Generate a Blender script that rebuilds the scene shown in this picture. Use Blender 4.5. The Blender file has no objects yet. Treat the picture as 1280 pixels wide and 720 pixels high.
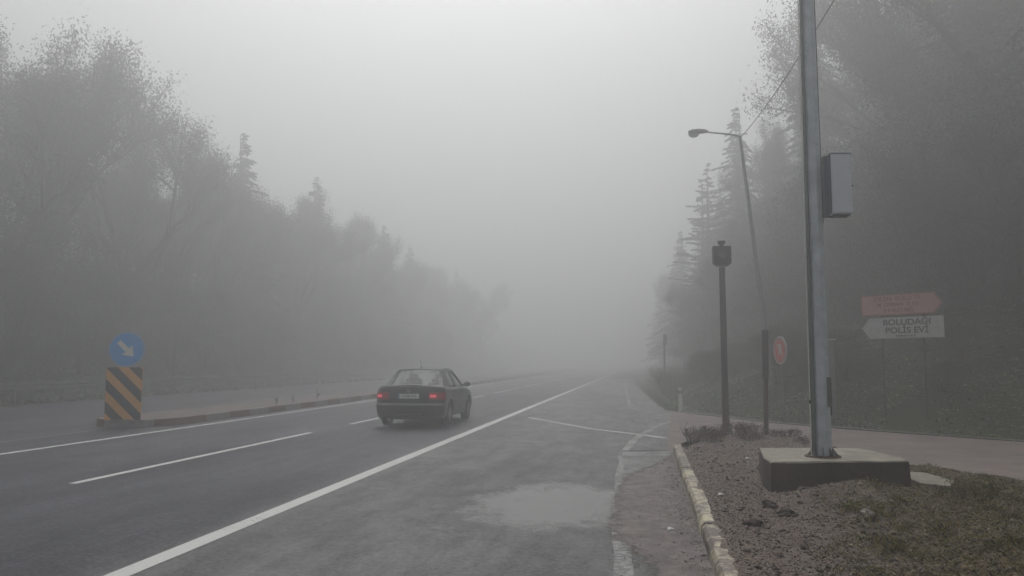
import bpy, math, random
import numpy as np
from mathutils import Vector, Matrix
R = math.radians
C = bpy.context.scene.collection
SC = bpy.context.scene
random.seed(7)

# ------------------------------------------------------------------ camera
cam_d = bpy.data.cameras.new('camera'); cam = bpy.data.objects.new('camera', cam_d); C.objects.link(cam)
cam_d.sensor_width = 36; cam_d.lens = 36 * 1000 / 1280; cam_d.clip_end = 2000; cam_d.clip_start = .05
cam.location = (0, 0, 1.6)
cam.rotation_euler = (R(90) + math.atan(92 / 1000), 0, math.atan(163 / math.hypot(1000, 92)))
SC.camera = cam

# ------------------------------------------------------------------ world, sun, exposure
SUN_EL, SUN_AZ = 56, -14          # azimuth measured clockwise from +Y (down the road)
SKY_STRENGTH = 0.15
SUN_STRENGTH = 0.8
EXPOSURE = -0.80
HAZE_DENSITY = 0.0195
w = bpy.data.worlds.new('World'); SC.world = w; w.use_nodes = True
nt = w.node_tree; nt.nodes.clear()
out = nt.nodes.new('ShaderNodeOutputWorld'); bg = nt.nodes.new('ShaderNodeBackground')
sky = nt.nodes.new('ShaderNodeTexSky'); sky.sky_type = 'NISHITA'; sky.sun_disc = False
sky.sun_elevation = R(SUN_EL); sky.sun_rotation = R(SUN_AZ); sky.dust_density = 5; sky.air_density = 1.0; sky.ozone_density = 1
hs = nt.nodes.new('ShaderNodeHueSaturation'); hs.inputs['Saturation'].default_value = .05
# overcast sky: brighter towards the zenith than at the horizon
tc = nt.nodes.new('ShaderNodeTexCoord'); sx = nt.nodes.new('ShaderNodeSeparateXYZ')
mr = nt.nodes.new('ShaderNodeMapRange'); mr.inputs[1].default_value = -.05; mr.inputs[2].default_value = 1
mr.inputs[3].default_value = .02; mr.inputs[4].default_value = 2.35
mx = nt.nodes.new('ShaderNodeVectorMath'); mx.operation = 'SCALE'
L = nt.links.new
L(tc.outputs['Generated'], sx.inputs[0]); L(sx.outputs['Z'], mr.inputs[0])
L(sky.outputs[0], hs.inputs['Color']); L(hs.outputs[0], mx.inputs[0]); L(mr.outputs[0], mx.inputs['Scale'])
L(mx.outputs[0], bg.inputs['Color']); bg.inputs['Strength'].default_value = SKY_STRENGTH
L(bg.outputs[0], out.inputs[0])
sd = bpy.data.lights.new('sun', 'SUN'); sd.energy = SUN_STRENGTH; sd.angle = R(40); sd.color = (1, .98, .95)
so = bpy.data.objects.new('sun', sd); C.objects.link(so)
dirv = Vector((math.sin(R(SUN_AZ)) * math.cos(R(SUN_EL)), math.cos(R(SUN_AZ)) * math.cos(R(SUN_EL)), math.sin(R(SUN_EL))))
so.rotation_euler = dirv.to_track_quat('Z', 'Y').to_euler(); so.location = (0, 0, 60)
SC.view_settings.view_transform = 'Standard'; SC.view_settings.look = 'None'
SC.view_settings.exposure = EXPOSURE; SC.view_settings.gamma = 1
SC.cycles.volume_bounces = 3; SC.cycles.max_bounces = 8; SC.cycles.diffuse_bounces = 2; SC.cycles.glossy_bounces = 2
SC.cycles.transparent_max_bounces = 8; SC.cycles.use_denoising = True

# ------------------------------------------------------------------ materials
def mat(name, col, rough=.85, metal=0, noise=None, col2=None, bump=0, bscale=None, emit=None, spec=.4, detail=8, rough2=None, objrand=0):
    """Principled material; noise = scale of a two-colour break-up in object space."""
    m = bpy.data.materials.new(name); m.use_nodes = True
    n = m.node_tree; b = n.nodes['Principled BSDF']; l = n.links.new
    b.inputs['Base Color'].default_value = (*col, 1); b.inputs['Roughness'].default_value = rough
    b.inputs['Metallic'].default_value = metal; b.inputs['Specular IOR Level'].default_value = spec
    tc = n.nodes.new('ShaderNodeTexCoord')
    last = None
    if noise:
        t = n.nodes.new('ShaderNodeTexNoise'); t.inputs['Scale'].default_value = noise; t.inputs['Detail'].default_value = detail
        t.inputs['Roughness'].default_value = .65
        l(tc.outputs['Object'], t.inputs['Vector'])
        r = n.nodes.new('ShaderNodeValToRGB'); r.color_ramp.elements[0].position = .35; r.color_ramp.elements[1].position = .65
        r.color_ramp.elements[0].color = (*col, 1); r.color_ramp.elements[1].color = (*(col2 or col), 1)
        l(t.outputs['Fac'], r.inputs[0]); last = r.outputs[0]
        if rough2 is not None:
            q = n.nodes.new('ShaderNodeMapRange'); q.inputs[1].default_value = .35; q.inputs[2].default_value = .65
            q.inputs[3].default_value = rough; q.inputs[4].default_value = rough2
            l(t.outputs['Fac'], q.inputs[0]); l(q.outputs[0], b.inputs['Roughness'])
    if objrand:
        oi = n.nodes.new('ShaderNodeObjectInfo'); q = n.nodes.new('ShaderNodeMapRange')
        q.inputs[3].default_value = 1 - objrand; q.inputs[4].default_value = 1 + objrand
        hv = n.nodes.new('ShaderNodeHueSaturation'); l(oi.outputs['Random'], q.inputs[0]); l(q.outputs[0], hv.inputs['Value'])
        if last: l(last, hv.inputs['Color'])
        else: hv.inputs['Color'].default_value = (*col, 1)
        last = hv.outputs[0]
    if last: l(last, b.inputs['Base Color'])
    if bump:
        t2 = n.nodes.new('ShaderNodeTexNoise'); t2.inputs['Scale'].default_value = bscale or 40; t2.inputs['Detail'].default_value = 6
        l(tc.outputs['Object'], t2.inputs['Vector'])
        bp = n.nodes.new('ShaderNodeBump'); bp.inputs['Strength'].default_value = bump; bp.inputs['Distance'].default_value = .02
        l(t2.outputs['Fac'], bp.inputs['Height']); l(bp.outputs[0], b.inputs['Normal'])
    if emit:
        b.inputs['Emission Color'].default_value = (*emit[0], 1); b.inputs['Emission Strength'].default_value = emit[1]
    return m

def N(n, t, **kw):
    x = n.nodes.new(t)
    for k, v in kw.items(): setattr(x, k, v)
    return x

def asphalt_material():
    """damp asphalt: aggregate speckle, large tonal patches, wheel tracks, and a shallow puddle on the shoulder"""
    m = bpy.data.materials.new('damp_asphalt'); m.use_nodes = True; n = m.node_tree; b = n.nodes['Principled BSDF']; l = n.links.new
    g = N(n, 'ShaderNodeNewGeometry'); sp = N(n, 'ShaderNodeSeparateXYZ'); l(g.outputs['Position'], sp.inputs[0])
    def noise(scale, det=6, src=None, rough=.6):
        t = N(n, 'ShaderNodeTexNoise'); t.inputs['Scale'].default_value = scale; t.inputs['Detail'].default_value = det; t.inputs['Roughness'].default_value = rough
        l(src or g.outputs['Position'], t.inputs['Vector']); return t.outputs['Fac']
    def math_(op, a, c, clamp=False):
        x = N(n, 'ShaderNodeMath', operation=op, use_clamp=clamp)
        for i, v in enumerate((a, c)):
            if v is None: continue
            if isinstance(v, (int, float)): x.inputs[i].default_value = v
            else: l(v, x.inputs[i])
        return x.outputs[0]
    def rng(v, a, c, d, e, smooth=True):
        x = N(n, 'ShaderNodeMapRange'); x.interpolation_type = 'SMOOTHSTEP' if smooth else 'LINEAR'
        x.inputs[1].default_value, x.inputs[2].default_value, x.inputs[3].default_value, x.inputs[4].default_value = a, c, d, e
        l(v, x.inputs[0]); return x.outputs[0]
    mp = N(n, 'ShaderNodeMapping'); mp.inputs['Scale'].default_value = (1, .22, 1); l(g.outputs['Position'], mp.inputs[0])
    big = noise(.55, 7, mp.outputs[0], .7); fine = noise(70, 3); mid = noise(5, 8, None, .7)
    X, Y = sp.outputs['X'], sp.outputs['Y']
    val = math_('ADD', math_('MULTIPLY', rng(big, .3, .7, -.012, .016), 1), math_('MULTIPLY', rng(fine, .3, .7, -.018, .022), 1))
    val = math_('ADD', val, rng(mid, .35, .65, -.012, .014))
    mp3 = N(n, 'ShaderNodeMapping'); mp3.inputs['Scale'].default_value = (1, .35, 1); l(g.outputs['Position'], mp3.inputs[0]); blot = noise(2.2, 9, mp3.outputs[0], .75)
    val = math_('ADD', val, math_('MULTIPLY', rng(blot, .38, .62, -.030, .034), rng(X, -4.2, -3.6, .35, 1)))
    val = math_('ADD', val, rng(noise(22, 4, None, .7), .38, .62, -.026, .034))
    base = math_('ADD', val, rng(X, -4.6, -3.7, .024, .070))            # the shoulder is older, paler asphalt than the lanes
    # tyre tracks: slightly polished, paler bands
    for c in (-6.55, -4.85, -10.1, -8.4):
        d = math_('ABSOLUTE', math_('ADD', math_('ADD', X, -c), math_('MULTIPLY', math_('ADD', big, -.5), .25)), None)
        base = math_('ADD', base, rng(d, .1, .42, .010, 0))
    # fine cracks wandering over the old shoulder
    wv = N(n, 'ShaderNodeVectorMath', operation='MULTIPLY_ADD'); wt = N(n, 'ShaderNodeTexNoise'); wt.inputs['Scale'].default_value = 1.5; wt.inputs['Detail'].default_value = 6; l(g.outputs['Position'], wt.inputs[0])
    l(wt.outputs['Color'], wv.inputs[0]); wv.inputs[1].default_value = (1.1, 1.1, 0); l(g.outputs['Position'], wv.inputs[2])
    vo = N(n, 'ShaderNodeTexVoronoi', feature='DISTANCE_TO_EDGE'); vo.inputs['Scale'].default_value = .42; l(wv.outputs[0], vo.inputs[0])
    crack = math_('MULTIPLY', rng(vo.outputs['Distance'], .004, .016, .045, 0), math_('MULTIPLY', rng(X, -4.0, -3.7, 0, 1), rng(big, .42, .6, 0, 1)))
    base = math_('MAXIMUM', math_('SUBTRACT', base, crack), .012)
    # puddle: noisy ellipse
    px = math_('DIVIDE', math_('ADD', X, .98), .95); py = math_('DIVIDE', math_('ADD', Y, -9.25), 1.45)
    rr = math_('ADD', math_('MULTIPLY', px, px), math_('MULTIPLY', py, py))
    mp4 = N(n, 'ShaderNodeMapping'); mp4.inputs['Scale'].default_value = (1, .8, 1); l(g.outputs['Position'], mp4.inputs[0]); wob = math_('MULTIPLY', math_('ADD', noise(2.2, 10, mp4.outputs[0], .78), -.5), 3.6)
    pud = rng(math_('ADD', rr, wob), .2, 1.5, 1, 0); damp = rng(math_('ADD', rr, wob), 1.0, 2.1, .018, 0); base = math_('MAXIMUM', math_('SUBTRACT', base, damp), .015)
    # thin water films streaking over the shoulder
    mp2 = N(n, 'ShaderNodeMapping'); mp2.inputs['Scale'].default_value = (.5, 1.0, 1); mp2.inputs['Location'].default_value = (3.1, 8.2, 0); l(g.outputs['Position'], mp2.inputs[0])
    film = rng(noise(1.3, 8, mp2.outputs[0], .7), .56, .68, 0, .8)
    film = math_('MULTIPLY', film, rng(X, -4.2, -3.2, .12, 1))
    wet = math_('MAXIMUM', pud, film)
    cr = N(n, 'ShaderNodeCombineColor'); l(base, cr.inputs[0]); l(base, cr.inputs[1]); l(math_('MULTIPLY', base, rng(X, -4.6, -3.7, 1.26, .99)), cr.inputs[2])
    mixc = N(n, 'ShaderNodeMix', data_type='RGBA'); l(math_('MULTIPLY', pud, .75), mixc.inputs[0]); l(cr.outputs[0], mixc.inputs[6])
    mixc.inputs[7].default_value = (.15, .145, .14, 1)      # pale silt in the puddle
    l(mixc.outputs[2], b.inputs['Base Color'])
    rough = math_('ADD', rng(big, .3, .7, .62, .48), math_('MULTIPLY', film, -.16))
    mr = N(n, 'ShaderNodeMix', data_type='FLOAT'); l(pud, mr.inputs[0]); l(rough, mr.inputs[2]); mr.inputs[3].default_value = .10
    l(mr.outputs[0], b.inputs['Roughness'])
    l(rng(X, -4.6, -3.7, .28, .42), b.inputs['Specular IOR Level'])
    bp = N(n, 'ShaderNodeBump'); bp.inputs['Distance'].default_value = .008
    l(math_('MULTIPLY', math_('SUBTRACT', 1.0, pud), .7), bp.inputs['Strength']); l(math_('ADD', fine, mid), bp.inputs['Height']); l(bp.outputs[0], b.inputs['Normal'])
    return m

def worn_paint(name, col, under, cover=.5, scale=14):
    """paint worn through to what is under it"""
    m = bpy.data.materials.new(name); m.use_nodes = True; n = m.node_tree; b = n.nodes['Principled BSDF']; l = n.links.new
    g = N(n, 'ShaderNodeNewGeometry')
    t = N(n, 'ShaderNodeTexNoise'); t.inputs['Scale'].default_value = scale; t.inputs['Detail'].default_value = 9; t.inputs['Roughness'].default_value = .75
    t3 = N(n, 'ShaderNodeTexNoise'); t3.inputs['Scale'].default_value = 1.1; t3.inputs['Detail'].default_value = 4
    l(g.outputs['Position'], t.inputs[0]); l(g.outputs['Position'], t3.inputs[0])
    ad = N(n, 'ShaderNodeMath', operation='MULTIPLY_ADD'); l(t3.outputs[0], ad.inputs[0]); ad.inputs[1].default_value = .6; l(t.outputs[0], ad.inputs[2])
    q = N(n, 'ShaderNodeMapRange'); th = .8 + (cover - .5) * .6
    q.inputs[1].default_value = th - .06; q.inputs[2].default_value = th + .06; q.inputs[3].default_value = 0; q.inputs[4].default_value = 1
    l(ad.outputs[0], q.inputs[0])
    mx = N(n, 'ShaderNodeMix', data_type='RGBA'); l(q.outputs[0], mx.inputs[0]); mx.inputs[6].default_value = (*col, 1); mx.inputs[7].default_value = (*under, 1)
    l(mx.outputs[2], b.inputs['Base Color']); b.inputs['Roughness'].default_value = .6
    bp = N(n, 'ShaderNodeBump'); bp.inputs['Strength'].default_value = .4; bp.inputs['Distance'].default_value = .01; l(t.outputs[0], bp.inputs['Height']); l(bp.outputs[0], b.inputs['Normal'])
    return m

class NT:
    """short forms for a node tree"""
    def __init__(s, name):
        s.m = bpy.data.materials.new(name); s.m.use_nodes = True; s.n = s.m.node_tree; s.b = s.n.nodes['Principled BSDF']; s.g = N(s.n, 'ShaderNodeNewGeometry').outputs['Position']
        q = N(s.n, 'ShaderNodeSeparateXYZ'); s.n.links.new(s.g, q.inputs[0]); s.X, s.Y = q.outputs[0], q.outputs[1]
    def noise(s, sc, det=6, rough=.65, stretch=None):
        t = N(s.n, 'ShaderNodeTexNoise'); t.inputs['Scale'].default_value = sc; t.inputs['Detail'].default_value = det; t.inputs['Roughness'].default_value = rough; v = s.g
        if stretch: mp = N(s.n, 'ShaderNodeMapping'); mp.inputs['Scale'].default_value = stretch; s.n.links.new(v, mp.inputs[0]); v = mp.outputs[0]
        s.n.links.new(v, t.inputs['Vector']); return t.outputs['Fac']
    def op(s, o, a, c=0, clamp=False):
        x = N(s.n, 'ShaderNodeMath', operation=o, use_clamp=clamp)
        for i, v in enumerate((a, c)):
            if isinstance(v, (int, float)): x.inputs[i].default_value = v
            else: s.n.links.new(v, x.inputs[i])
        return x.outputs[0]
    def rng(s, v, a, c, d, e, smooth=True):
        x = N(s.n, 'ShaderNodeMapRange'); x.interpolation_type = 'SMOOTHSTEP' if smooth else 'LINEAR'
        for i, k in enumerate((a, c, d, e)): x.inputs[i + 1].default_value = k
        s.n.links.new(v, x.inputs[0]); return x.outputs[0]
    def mix(s, f, a, c):
        x = N(s.n, 'ShaderNodeMix', data_type='RGBA'); s.n.links.new(f, x.inputs[0])
        for i, v in ((6, a), (7, c)):
            if isinstance(v, tuple): x.inputs[i].default_value = (*v, 1)
            else: s.n.links.new(v, x.inputs[i])
        return x.outputs[2]
    def bump(s, h, st=1, d=.02):
        x = N(s.n, 'ShaderNodeBump'); x.inputs['Strength'].default_value = st; x.inputs['Distance'].default_value = d; s.n.links.new(h, x.inputs['Height']); s.n.links.new(x.outputs[0], s.b.inputs['Normal'])
    def base(s, c): s.n.links.new(c, s.b.inputs['Base Color'])
def soil_material():
    t = NT('damp_soil'); big = t.noise(1.3, 8, .7); fine = t.noise(38, 6, .75); mid = t.noise(7, 8, .75)
    c = t.mix(t.rng(mid, .32, .68, 0, 1), (.10, .070, .058), (.24, .18, .152)); c = t.mix(t.rng(fine, .38, .68, 0, 1), c, (.28, .235, .205))
    c = t.mix(t.rng(fine, .5, .34, 0, .75), c, (.022, .017, .015))
    k = t.op('MULTIPLY', t.op('SUBTRACT', t.op('SUBTRACT', t.X, 1.1), t.op('MULTIPLY', t.op('SUBTRACT', t.Y, 6), .25)), .6)
    moss = t.op('MULTIPLY', t.rng(t.op('ADD', k, t.op('MULTIPLY', t.op('SUBTRACT', t.noise(2.6, 8, .7), .5), 2.6)), 0, .7, 0, .8), t.rng(t.Y, 16, 12, 0, 1))
    t.base(t.mix(moss, c, t.mix(t.rng(t.noise(16, 6, .75), .38, .62, 0, 1), (.065, .05, .018), (.23, .18, .09)))); t.b.inputs['Roughness'].default_value = .85
    t.b.inputs['Specular IOR Level'].default_value = .3; t.bump(t.op('ADD', fine, mid), 1, .03); return t.m
def silt_material():
    t = NT('gutter_silt'); mid = t.noise(4, 8, .75); fine = t.noise(45, 5, .75)
    c = t.mix(t.rng(mid, .33, .67, 0, 1), (.09, .072, .066), (.22, .185, .172)); c = t.mix(t.rng(fine, .48, .34, 0, .7), c, (.03, .025, .023)); t.base(c); t.b.inputs['Roughness'].default_value = .7
    xe = t.op('MAXIMUM', t.rng(t.Y, 10.6, 14.8, -.34, .52), t.rng(t.Y, 6.3, 7.9, .03, -.34))
    a = t.rng(t.op('ADD', t.op('SUBTRACT', t.X, xe), t.op('MULTIPLY', t.op('SUBTRACT', t.noise(5, 9, .75), .5), .55)), -.06, .12, 0, 1)
    t.n.links.new(a, t.b.inputs['Alpha']); t.bump(fine, .8, .015); return t.m
ASPH = asphalt_material()
M = dict(
    line=worn_paint('road_paint', (.58, .58, .56), (.12, .12, .12), .84, 30),
    line_old=worn_paint('worn_road_paint', (.29, .29, .28), (.11, .11, .11), .50, 14),
    line_thin=worn_paint('faded_road_paint', (.50, .50, .49), (.12, .12, .12), .8, 14),
    kerb_y=worn_paint('worn_kerb_paint', (.50, .45, .32), (.14, .11, .095), .47, 8),
    kerb_yellow=worn_paint('yellow_kerb_paint', (.42, .37, .18), (.2, .17, .1), .6, 9),
    soil=soil_material(), dirt=silt_material(),
    ground=mat('hillside_soil', (.020, .027, .010), .95, noise=.8, col2=(.034, .040, .02), bump=1, bscale=8, spec=.08),
    sroad=mat('silty_side_road', (.125, .098, .088), .8, noise=1.1, col2=(.205, .165, .15), bump=.4, bscale=30, detail=10),
    patch=mat('pale_patched_concrete', (.075, .075, .075), .6, noise=2.2, col2=(.135, .135, .13), bump=.4, bscale=30, rough2=.35),
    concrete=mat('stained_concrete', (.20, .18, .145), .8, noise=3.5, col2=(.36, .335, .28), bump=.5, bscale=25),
    concrete_side=mat('dark_brown_concrete', (.028, .018, .015), .9, noise=2.5, col2=(.060, .042, .037), bump=.6, bscale=20),  # much darker and browner than the block top; also used for the apron joint
    paver=mat('median_paving', (.10, .08, .076), .85, noise=3, col2=(.17, .14, .133), bump=.5),
    kred=mat('faded_dark_kerb_paint', (.13, .05, .042), .8, noise=8, col2=(.17, .09, .08)),
    kwhite=mat('grey_white_kerb_paint', (.16, .155, .15), .8, noise=8, col2=(.27, .26, .25)),
    galv=mat('galvanised_steel', (.38, .44, .48), .5, .15, noise=5, col2=(.55, .61, .66)),
    galv_grey=mat('dull_grey_steel', (.12, .125, .13), .55, .4, noise=6, col2=(.19, .2, .2)),
    box=mat('grey_blue_enamel', (.56, .60, .69), .5, noise=5, col2=(.64, .67, .75)),
    boxdark=mat('dark_blue_grey_steel', (.07, .08, .11), .5),
    brown=mat('dark_brown_steel', (.045, .036, .033), .7, noise=7, col2=(.075, .06, .054)),
    dark=mat('dark_metal', (.03, .03, .032), .5, .3),
    black=mat('black_rubber', (.02, .02, .02), .7, noise=20, col2=(.035, .035, .035)),
    cable=mat('black_cable', (.02, .02, .022), .6),
    blue=mat('blue_sheeting', (.03, .33, .78), .45, noise=6, col2=(.04, .36, .82)),
    white=mat('white_sheeting', (.7, .72, .72), .45, noise=10, col2=(.78, .79, .79)),
    dirtywhite=mat('grimy_white_sheeting', (.38, .39, .38), .55, noise=7, col2=(.48, .49, .48)),
    redsheet=mat('washed_out_red_sheeting', (.40, .23, .21), .55, noise=7, col2=(.46, .28, .26)),
    redink=mat('red_lettering', (.32, .05, .07), .6), redborder=mat('red_border', (.32, .12, .10), .55),
    ink=mat('black_lettering', (.03, .03, .035), .6),
    amber=mat('faded_amber_sheeting', (.70, .33, .06), .55, noise=6, col2=(.76, .40, .10)),
    bandblack=mat('black_band', (.035, .028, .026), .6, noise=8, col2=(.06, .045, .04)),
    marker=mat('white_plastic', (.6, .62, .55), .6, noise=8, col2=(.7, .71, .65)),
    bark=mat('bark', (.035, .028, .024), .95, noise=6, col2=(.06, .05, .043)),
    needle=mat('dark_needles', (.018, .026, .015), .8, objrand=.25),
    needle2=mat('mid_needles', (.03, .04, .022), .8, objrand=.25),
    leaf=mat('dull_leaves', (.035, .04, .02), .8, objrand=.25), leaf2=mat('autumn_leaves', (.07, .055, .028), .8, objrand=.25),
    cover1=mat('bank_weeds', (.095, .135, .045), .7), cover2=mat('bank_weeds_pale', (.23, .28, .13), .7), cover3=mat('bank_litter', (.10, .085, .06), .8),
    twig=mat('dry_twigs', (.05, .037, .032), .9), dryleaf=mat('dry_leaves', (.085, .06, .05), .85),
    g1=mat('moss_green_blades', (.14, .125, .035), .8), g2=mat('straw_blades', (.32, .25, .13), .85), g3=mat('dark_blades', (.028, .03, .014), .8),
    st1=mat('dark_grit', (.055, .042, .037), .85), st2=mat('brown_pebble', (.15, .12, .105), .85), st3=mat('pale_pebble', (.32, .28, .25), .8),
    lit1=mat('dead_leaf_dark', (.03, .021, .017), .7), lit2=mat('dead_leaf_brown', (.11, .075, .05), .75), lit3=mat('dead_leaf_straw', (.22, .18, .12), .8),
    paint=mat('dark_grey_car_paint', (.008, .010, .011), .32, 0, spec=.35),
    trim=mat('black_plastic_trim', (.022, .022, .022), .6), chrome=mat('satin_chrome', (.5, .5, .5), .25, .9),
    strip=mat('grey_bumper_strip', (.10, .10, .10), .45),
    alloy=mat('grey_alloy', (.28, .28, .28), .4, .6), cloth=mat('dark_seat_cloth', (.03, .03, .033), .9),
    tail=mat('lit_tail_lamp', (.22, .012, .018), .25, emit=((1, .06, .09), .07)),
    brake=mat('bright_tail_bulb', (.5, .03, .04), .25, emit=((1, .12, .16), 1.0)),
    lens=mat('dark_signal_lens', (.06, .06, .055), .3), opal=mat('opal_lamp_cover', (.10, .10, .105), .35),
    lamp=mat('grey_lamp_housing', (.05, .052, .055), .6),
)
def glass():
    m = bpy.data.materials.new('tinted_glass'); m.use_nodes = True; n = m.node_tree; n.nodes.clear()
    o = N(n, 'ShaderNodeOutputMaterial'); t = N(n, 'ShaderNodeBsdfTransparent'); t.inputs[0].default_value = (.74, .77, .76, 1)
    g = N(n, 'ShaderNodeBsdfGlossy'); g.inputs['Roughness'].default_value = .08; f = N(n, 'ShaderNodeLayerWeight'); f.inputs[0].default_value = .5
    p = N(n, 'ShaderNodeMath', operation='POWER'); p.inputs[1].default_value = 4; q = N(n, 'ShaderNodeMath', operation='MULTIPLY_ADD'); q.inputs[1].default_value = .8; q.inputs[2].default_value = .04
    n.links.new(f.outputs['Facing'], p.inputs[0]); n.links.new(p.outputs[0], q.inputs[0])
    x = N(n, 'ShaderNodeMixShader'); n.links.new(q.outputs[0], x.inputs[0]); n.links.new(t.outputs[0], x.inputs[1]); n.links.new(g.outputs[0], x.inputs[2]); n.links.new(x.outputs[0], o.inputs[0])
    return m
M['glass'] = glass()

# ------------------------------------------------------------------ mesh helpers
class MB:
    def __init__(s): s.v = []; s.f = []; s.m = []
    def add(s, vs, fs, mi=0):
        o = len(s.v); s.v += [tuple(p) for p in vs]
        for f in fs: s.f.append([i + o for i in f]); s.m.append(mi)
        return s
    def box(s, c, d, rot=None, mi=0, taper=1.0):
        hx, hy, hz = d[0] / 2, d[1] / 2, d[2] / 2
        vs = [Vector((x * hx * (taper if z > 0 else 1), y * hy * (taper if z > 0 else 1), z * hz)) for z in (-1, 1) for y in (-1, 1) for x in (-1, 1)]
        if rot is not None: vs = [rot @ p for p in vs]
        vs = [p + Vector(c) for p in vs]
        return s.add(vs, [(0, 2, 3, 1), (4, 5, 7, 6), (0, 1, 5, 4), (2, 6, 7, 3), (0, 4, 6, 2), (1, 3, 7, 5)], mi)
    def tube(s, pts, rad, n=8, mi=0, cap=True, phase=0):
        pts = [Vector(p) for p in pts]; rads = rad if isinstance(rad, (list, tuple)) else [rad] * len(pts)
        rings = []; up = Vector((0, 0, 1)); ref = None
        for i, p in enumerate(pts):
            d = (pts[min(i + 1, len(pts) - 1)] - pts[max(i - 1, 0)]).normalized()
            if ref is None: ref = Vector((1, 0, 0)) if abs(d.x) < .8 else Vector((0, 1, 0))
            a = (ref - d * ref.dot(d)).normalized(); b = d.cross(a); ref = a
            rings.append([p + (a * math.cos(2 * math.pi * k / n + phase) + b * math.sin(2 * math.pi * k / n + phase)) * rads[i] for k in range(n)])
        vs = [q for r_ in rings for q in r_]; fs = []
        for i in range(len(pts) - 1):
            for k in range(n): fs.append((i * n + k, i * n + (k + 1) % n, (i + 1) * n + (k + 1) % n, (i + 1) * n + k))
        if cap: fs.append(list(range(n))[::-1]); fs.append([(len(pts) - 1) * n + k for k in range(n)])
        return s.add(vs, fs, mi)
    def prism(s, poly, y0, y1, mi=0):
        """poly in (x,z), extruded along y"""
        n = len(poly); vs = [(x, y0, z) for x, z in poly] + [(x, y1, z) for x, z in poly]
        fs = [list(range(n)), [n + i for i in range(n)][::-1]] + [(i, (i + 1) % n, n + (i + 1) % n, n + i)[::-1] for i in range(n)]
        return s.add(vs, fs, mi)
    def lathe(s, prof, c, axis='Z', n=24, mi=0):
        """prof: (radius, height) pairs about an axis through c"""
        vs = []; fs = []
        for r_, h in prof:
            for k in range(n):
                a = 2 * math.pi * k / n; u, v = r_ * math.cos(a), r_ * math.sin(a)
                vs.append(Vector(c) + (Vector((u, v, h)) if axis == 'Z' else Vector((h, u, v)) if axis == 'X' else Vector((u, h, v))))
        for i in range(len(prof) - 1):
            for k in range(n): fs.append((i * n + k, i * n + (k + 1) % n, (i + 1) * n + (k + 1) % n, (i + 1) * n + k))
        return s.add(vs, fs, mi)
    def grid(s, P, mi=0):
        nu, nv = len(P), len(P[0]); vs = [p for r_ in P for p in r_]
        return s.add(vs, [(i * nv + j, (i + 1) * nv + j, (i + 1) * nv + j + 1, i * nv + j + 1) for i in range(nu - 1) for j in range(nv - 1)], mi)
    def slab(s, P, t, mi=0):
        """grid of points thickened by t along its average normal"""
        P = [[Vector(p) for p in r_] for r_ in P]
        nrm = (P[-1][0] - P[0][0]).cross(P[0][-1] - P[0][0]).normalized() * t
        Q = [[p + nrm for p in r_] for r_ in P]
        s.grid(P, mi); s.grid([r_[::-1] for r_ in Q], mi)
        e = lambda A, B: s.grid([A, B], mi)
        e(P[0][::-1], Q[0][::-1]); e(P[-1], Q[-1]); e([r_[0] for r_ in P], [r_[0] for r_ in Q]); e([r_[-1] for r_ in P][::-1], [r_[-1] for r_ in Q][::-1])
        return s
    def build(s, name, mats, parent=None, smooth=False, bevel=0):
        me = bpy.data.meshes.new(name); me.from_pydata(s.v, [], s.f)
        mats = mats if isinstance(mats, (list, tuple)) else [mats]
        for m in mats: me.materials.append(M[m] if isinstance(m, str) else m)
        me.polygons.foreach_set('material_index', s.m)
        if smooth: me.polygons.foreach_set('use_smooth', [True] * len(s.f))
        me.update(); o = bpy.data.objects.new(name, me); C.objects.link(o)
        if parent: o.parent = parent
        if bevel:
            b = o.modifiers.new('bevel', 'BEVEL'); b.width = bevel; b.segments = 2; b.limit_method = 'ANGLE'; b.angle_limit = R(40)
        if smooth and me.polygons: me.set_sharp_from_angle(angle=R(38))
        return o

def quads_mesh(name, V, F, MI, mats, parent=None, tri=False):
    """numpy: V (n,3), F (m,k)"""
    me = bpy.data.meshes.new(name); k = F.shape[1]
    me.vertices.add(len(V)); me.vertices.foreach_set('co', V.astype(np.float32).ravel())
    me.loops.add(F.size); me.loops.foreach_set('vertex_index', F.astype(np.int32).ravel())
    me.polygons.add(len(F)); me.polygons.foreach_set('loop_start', np.arange(len(F), dtype=np.int32) * k)
    for m in mats: me.materials.append(M[m])
    me.polygons.foreach_set('material_index', MI.astype(np.int32)); me.update(calc_edges=True)
    if name == '_': return me
    o = bpy.data.objects.new(name, me); C.objects.link(o)
    if parent: o.parent = parent
    return o

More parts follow.
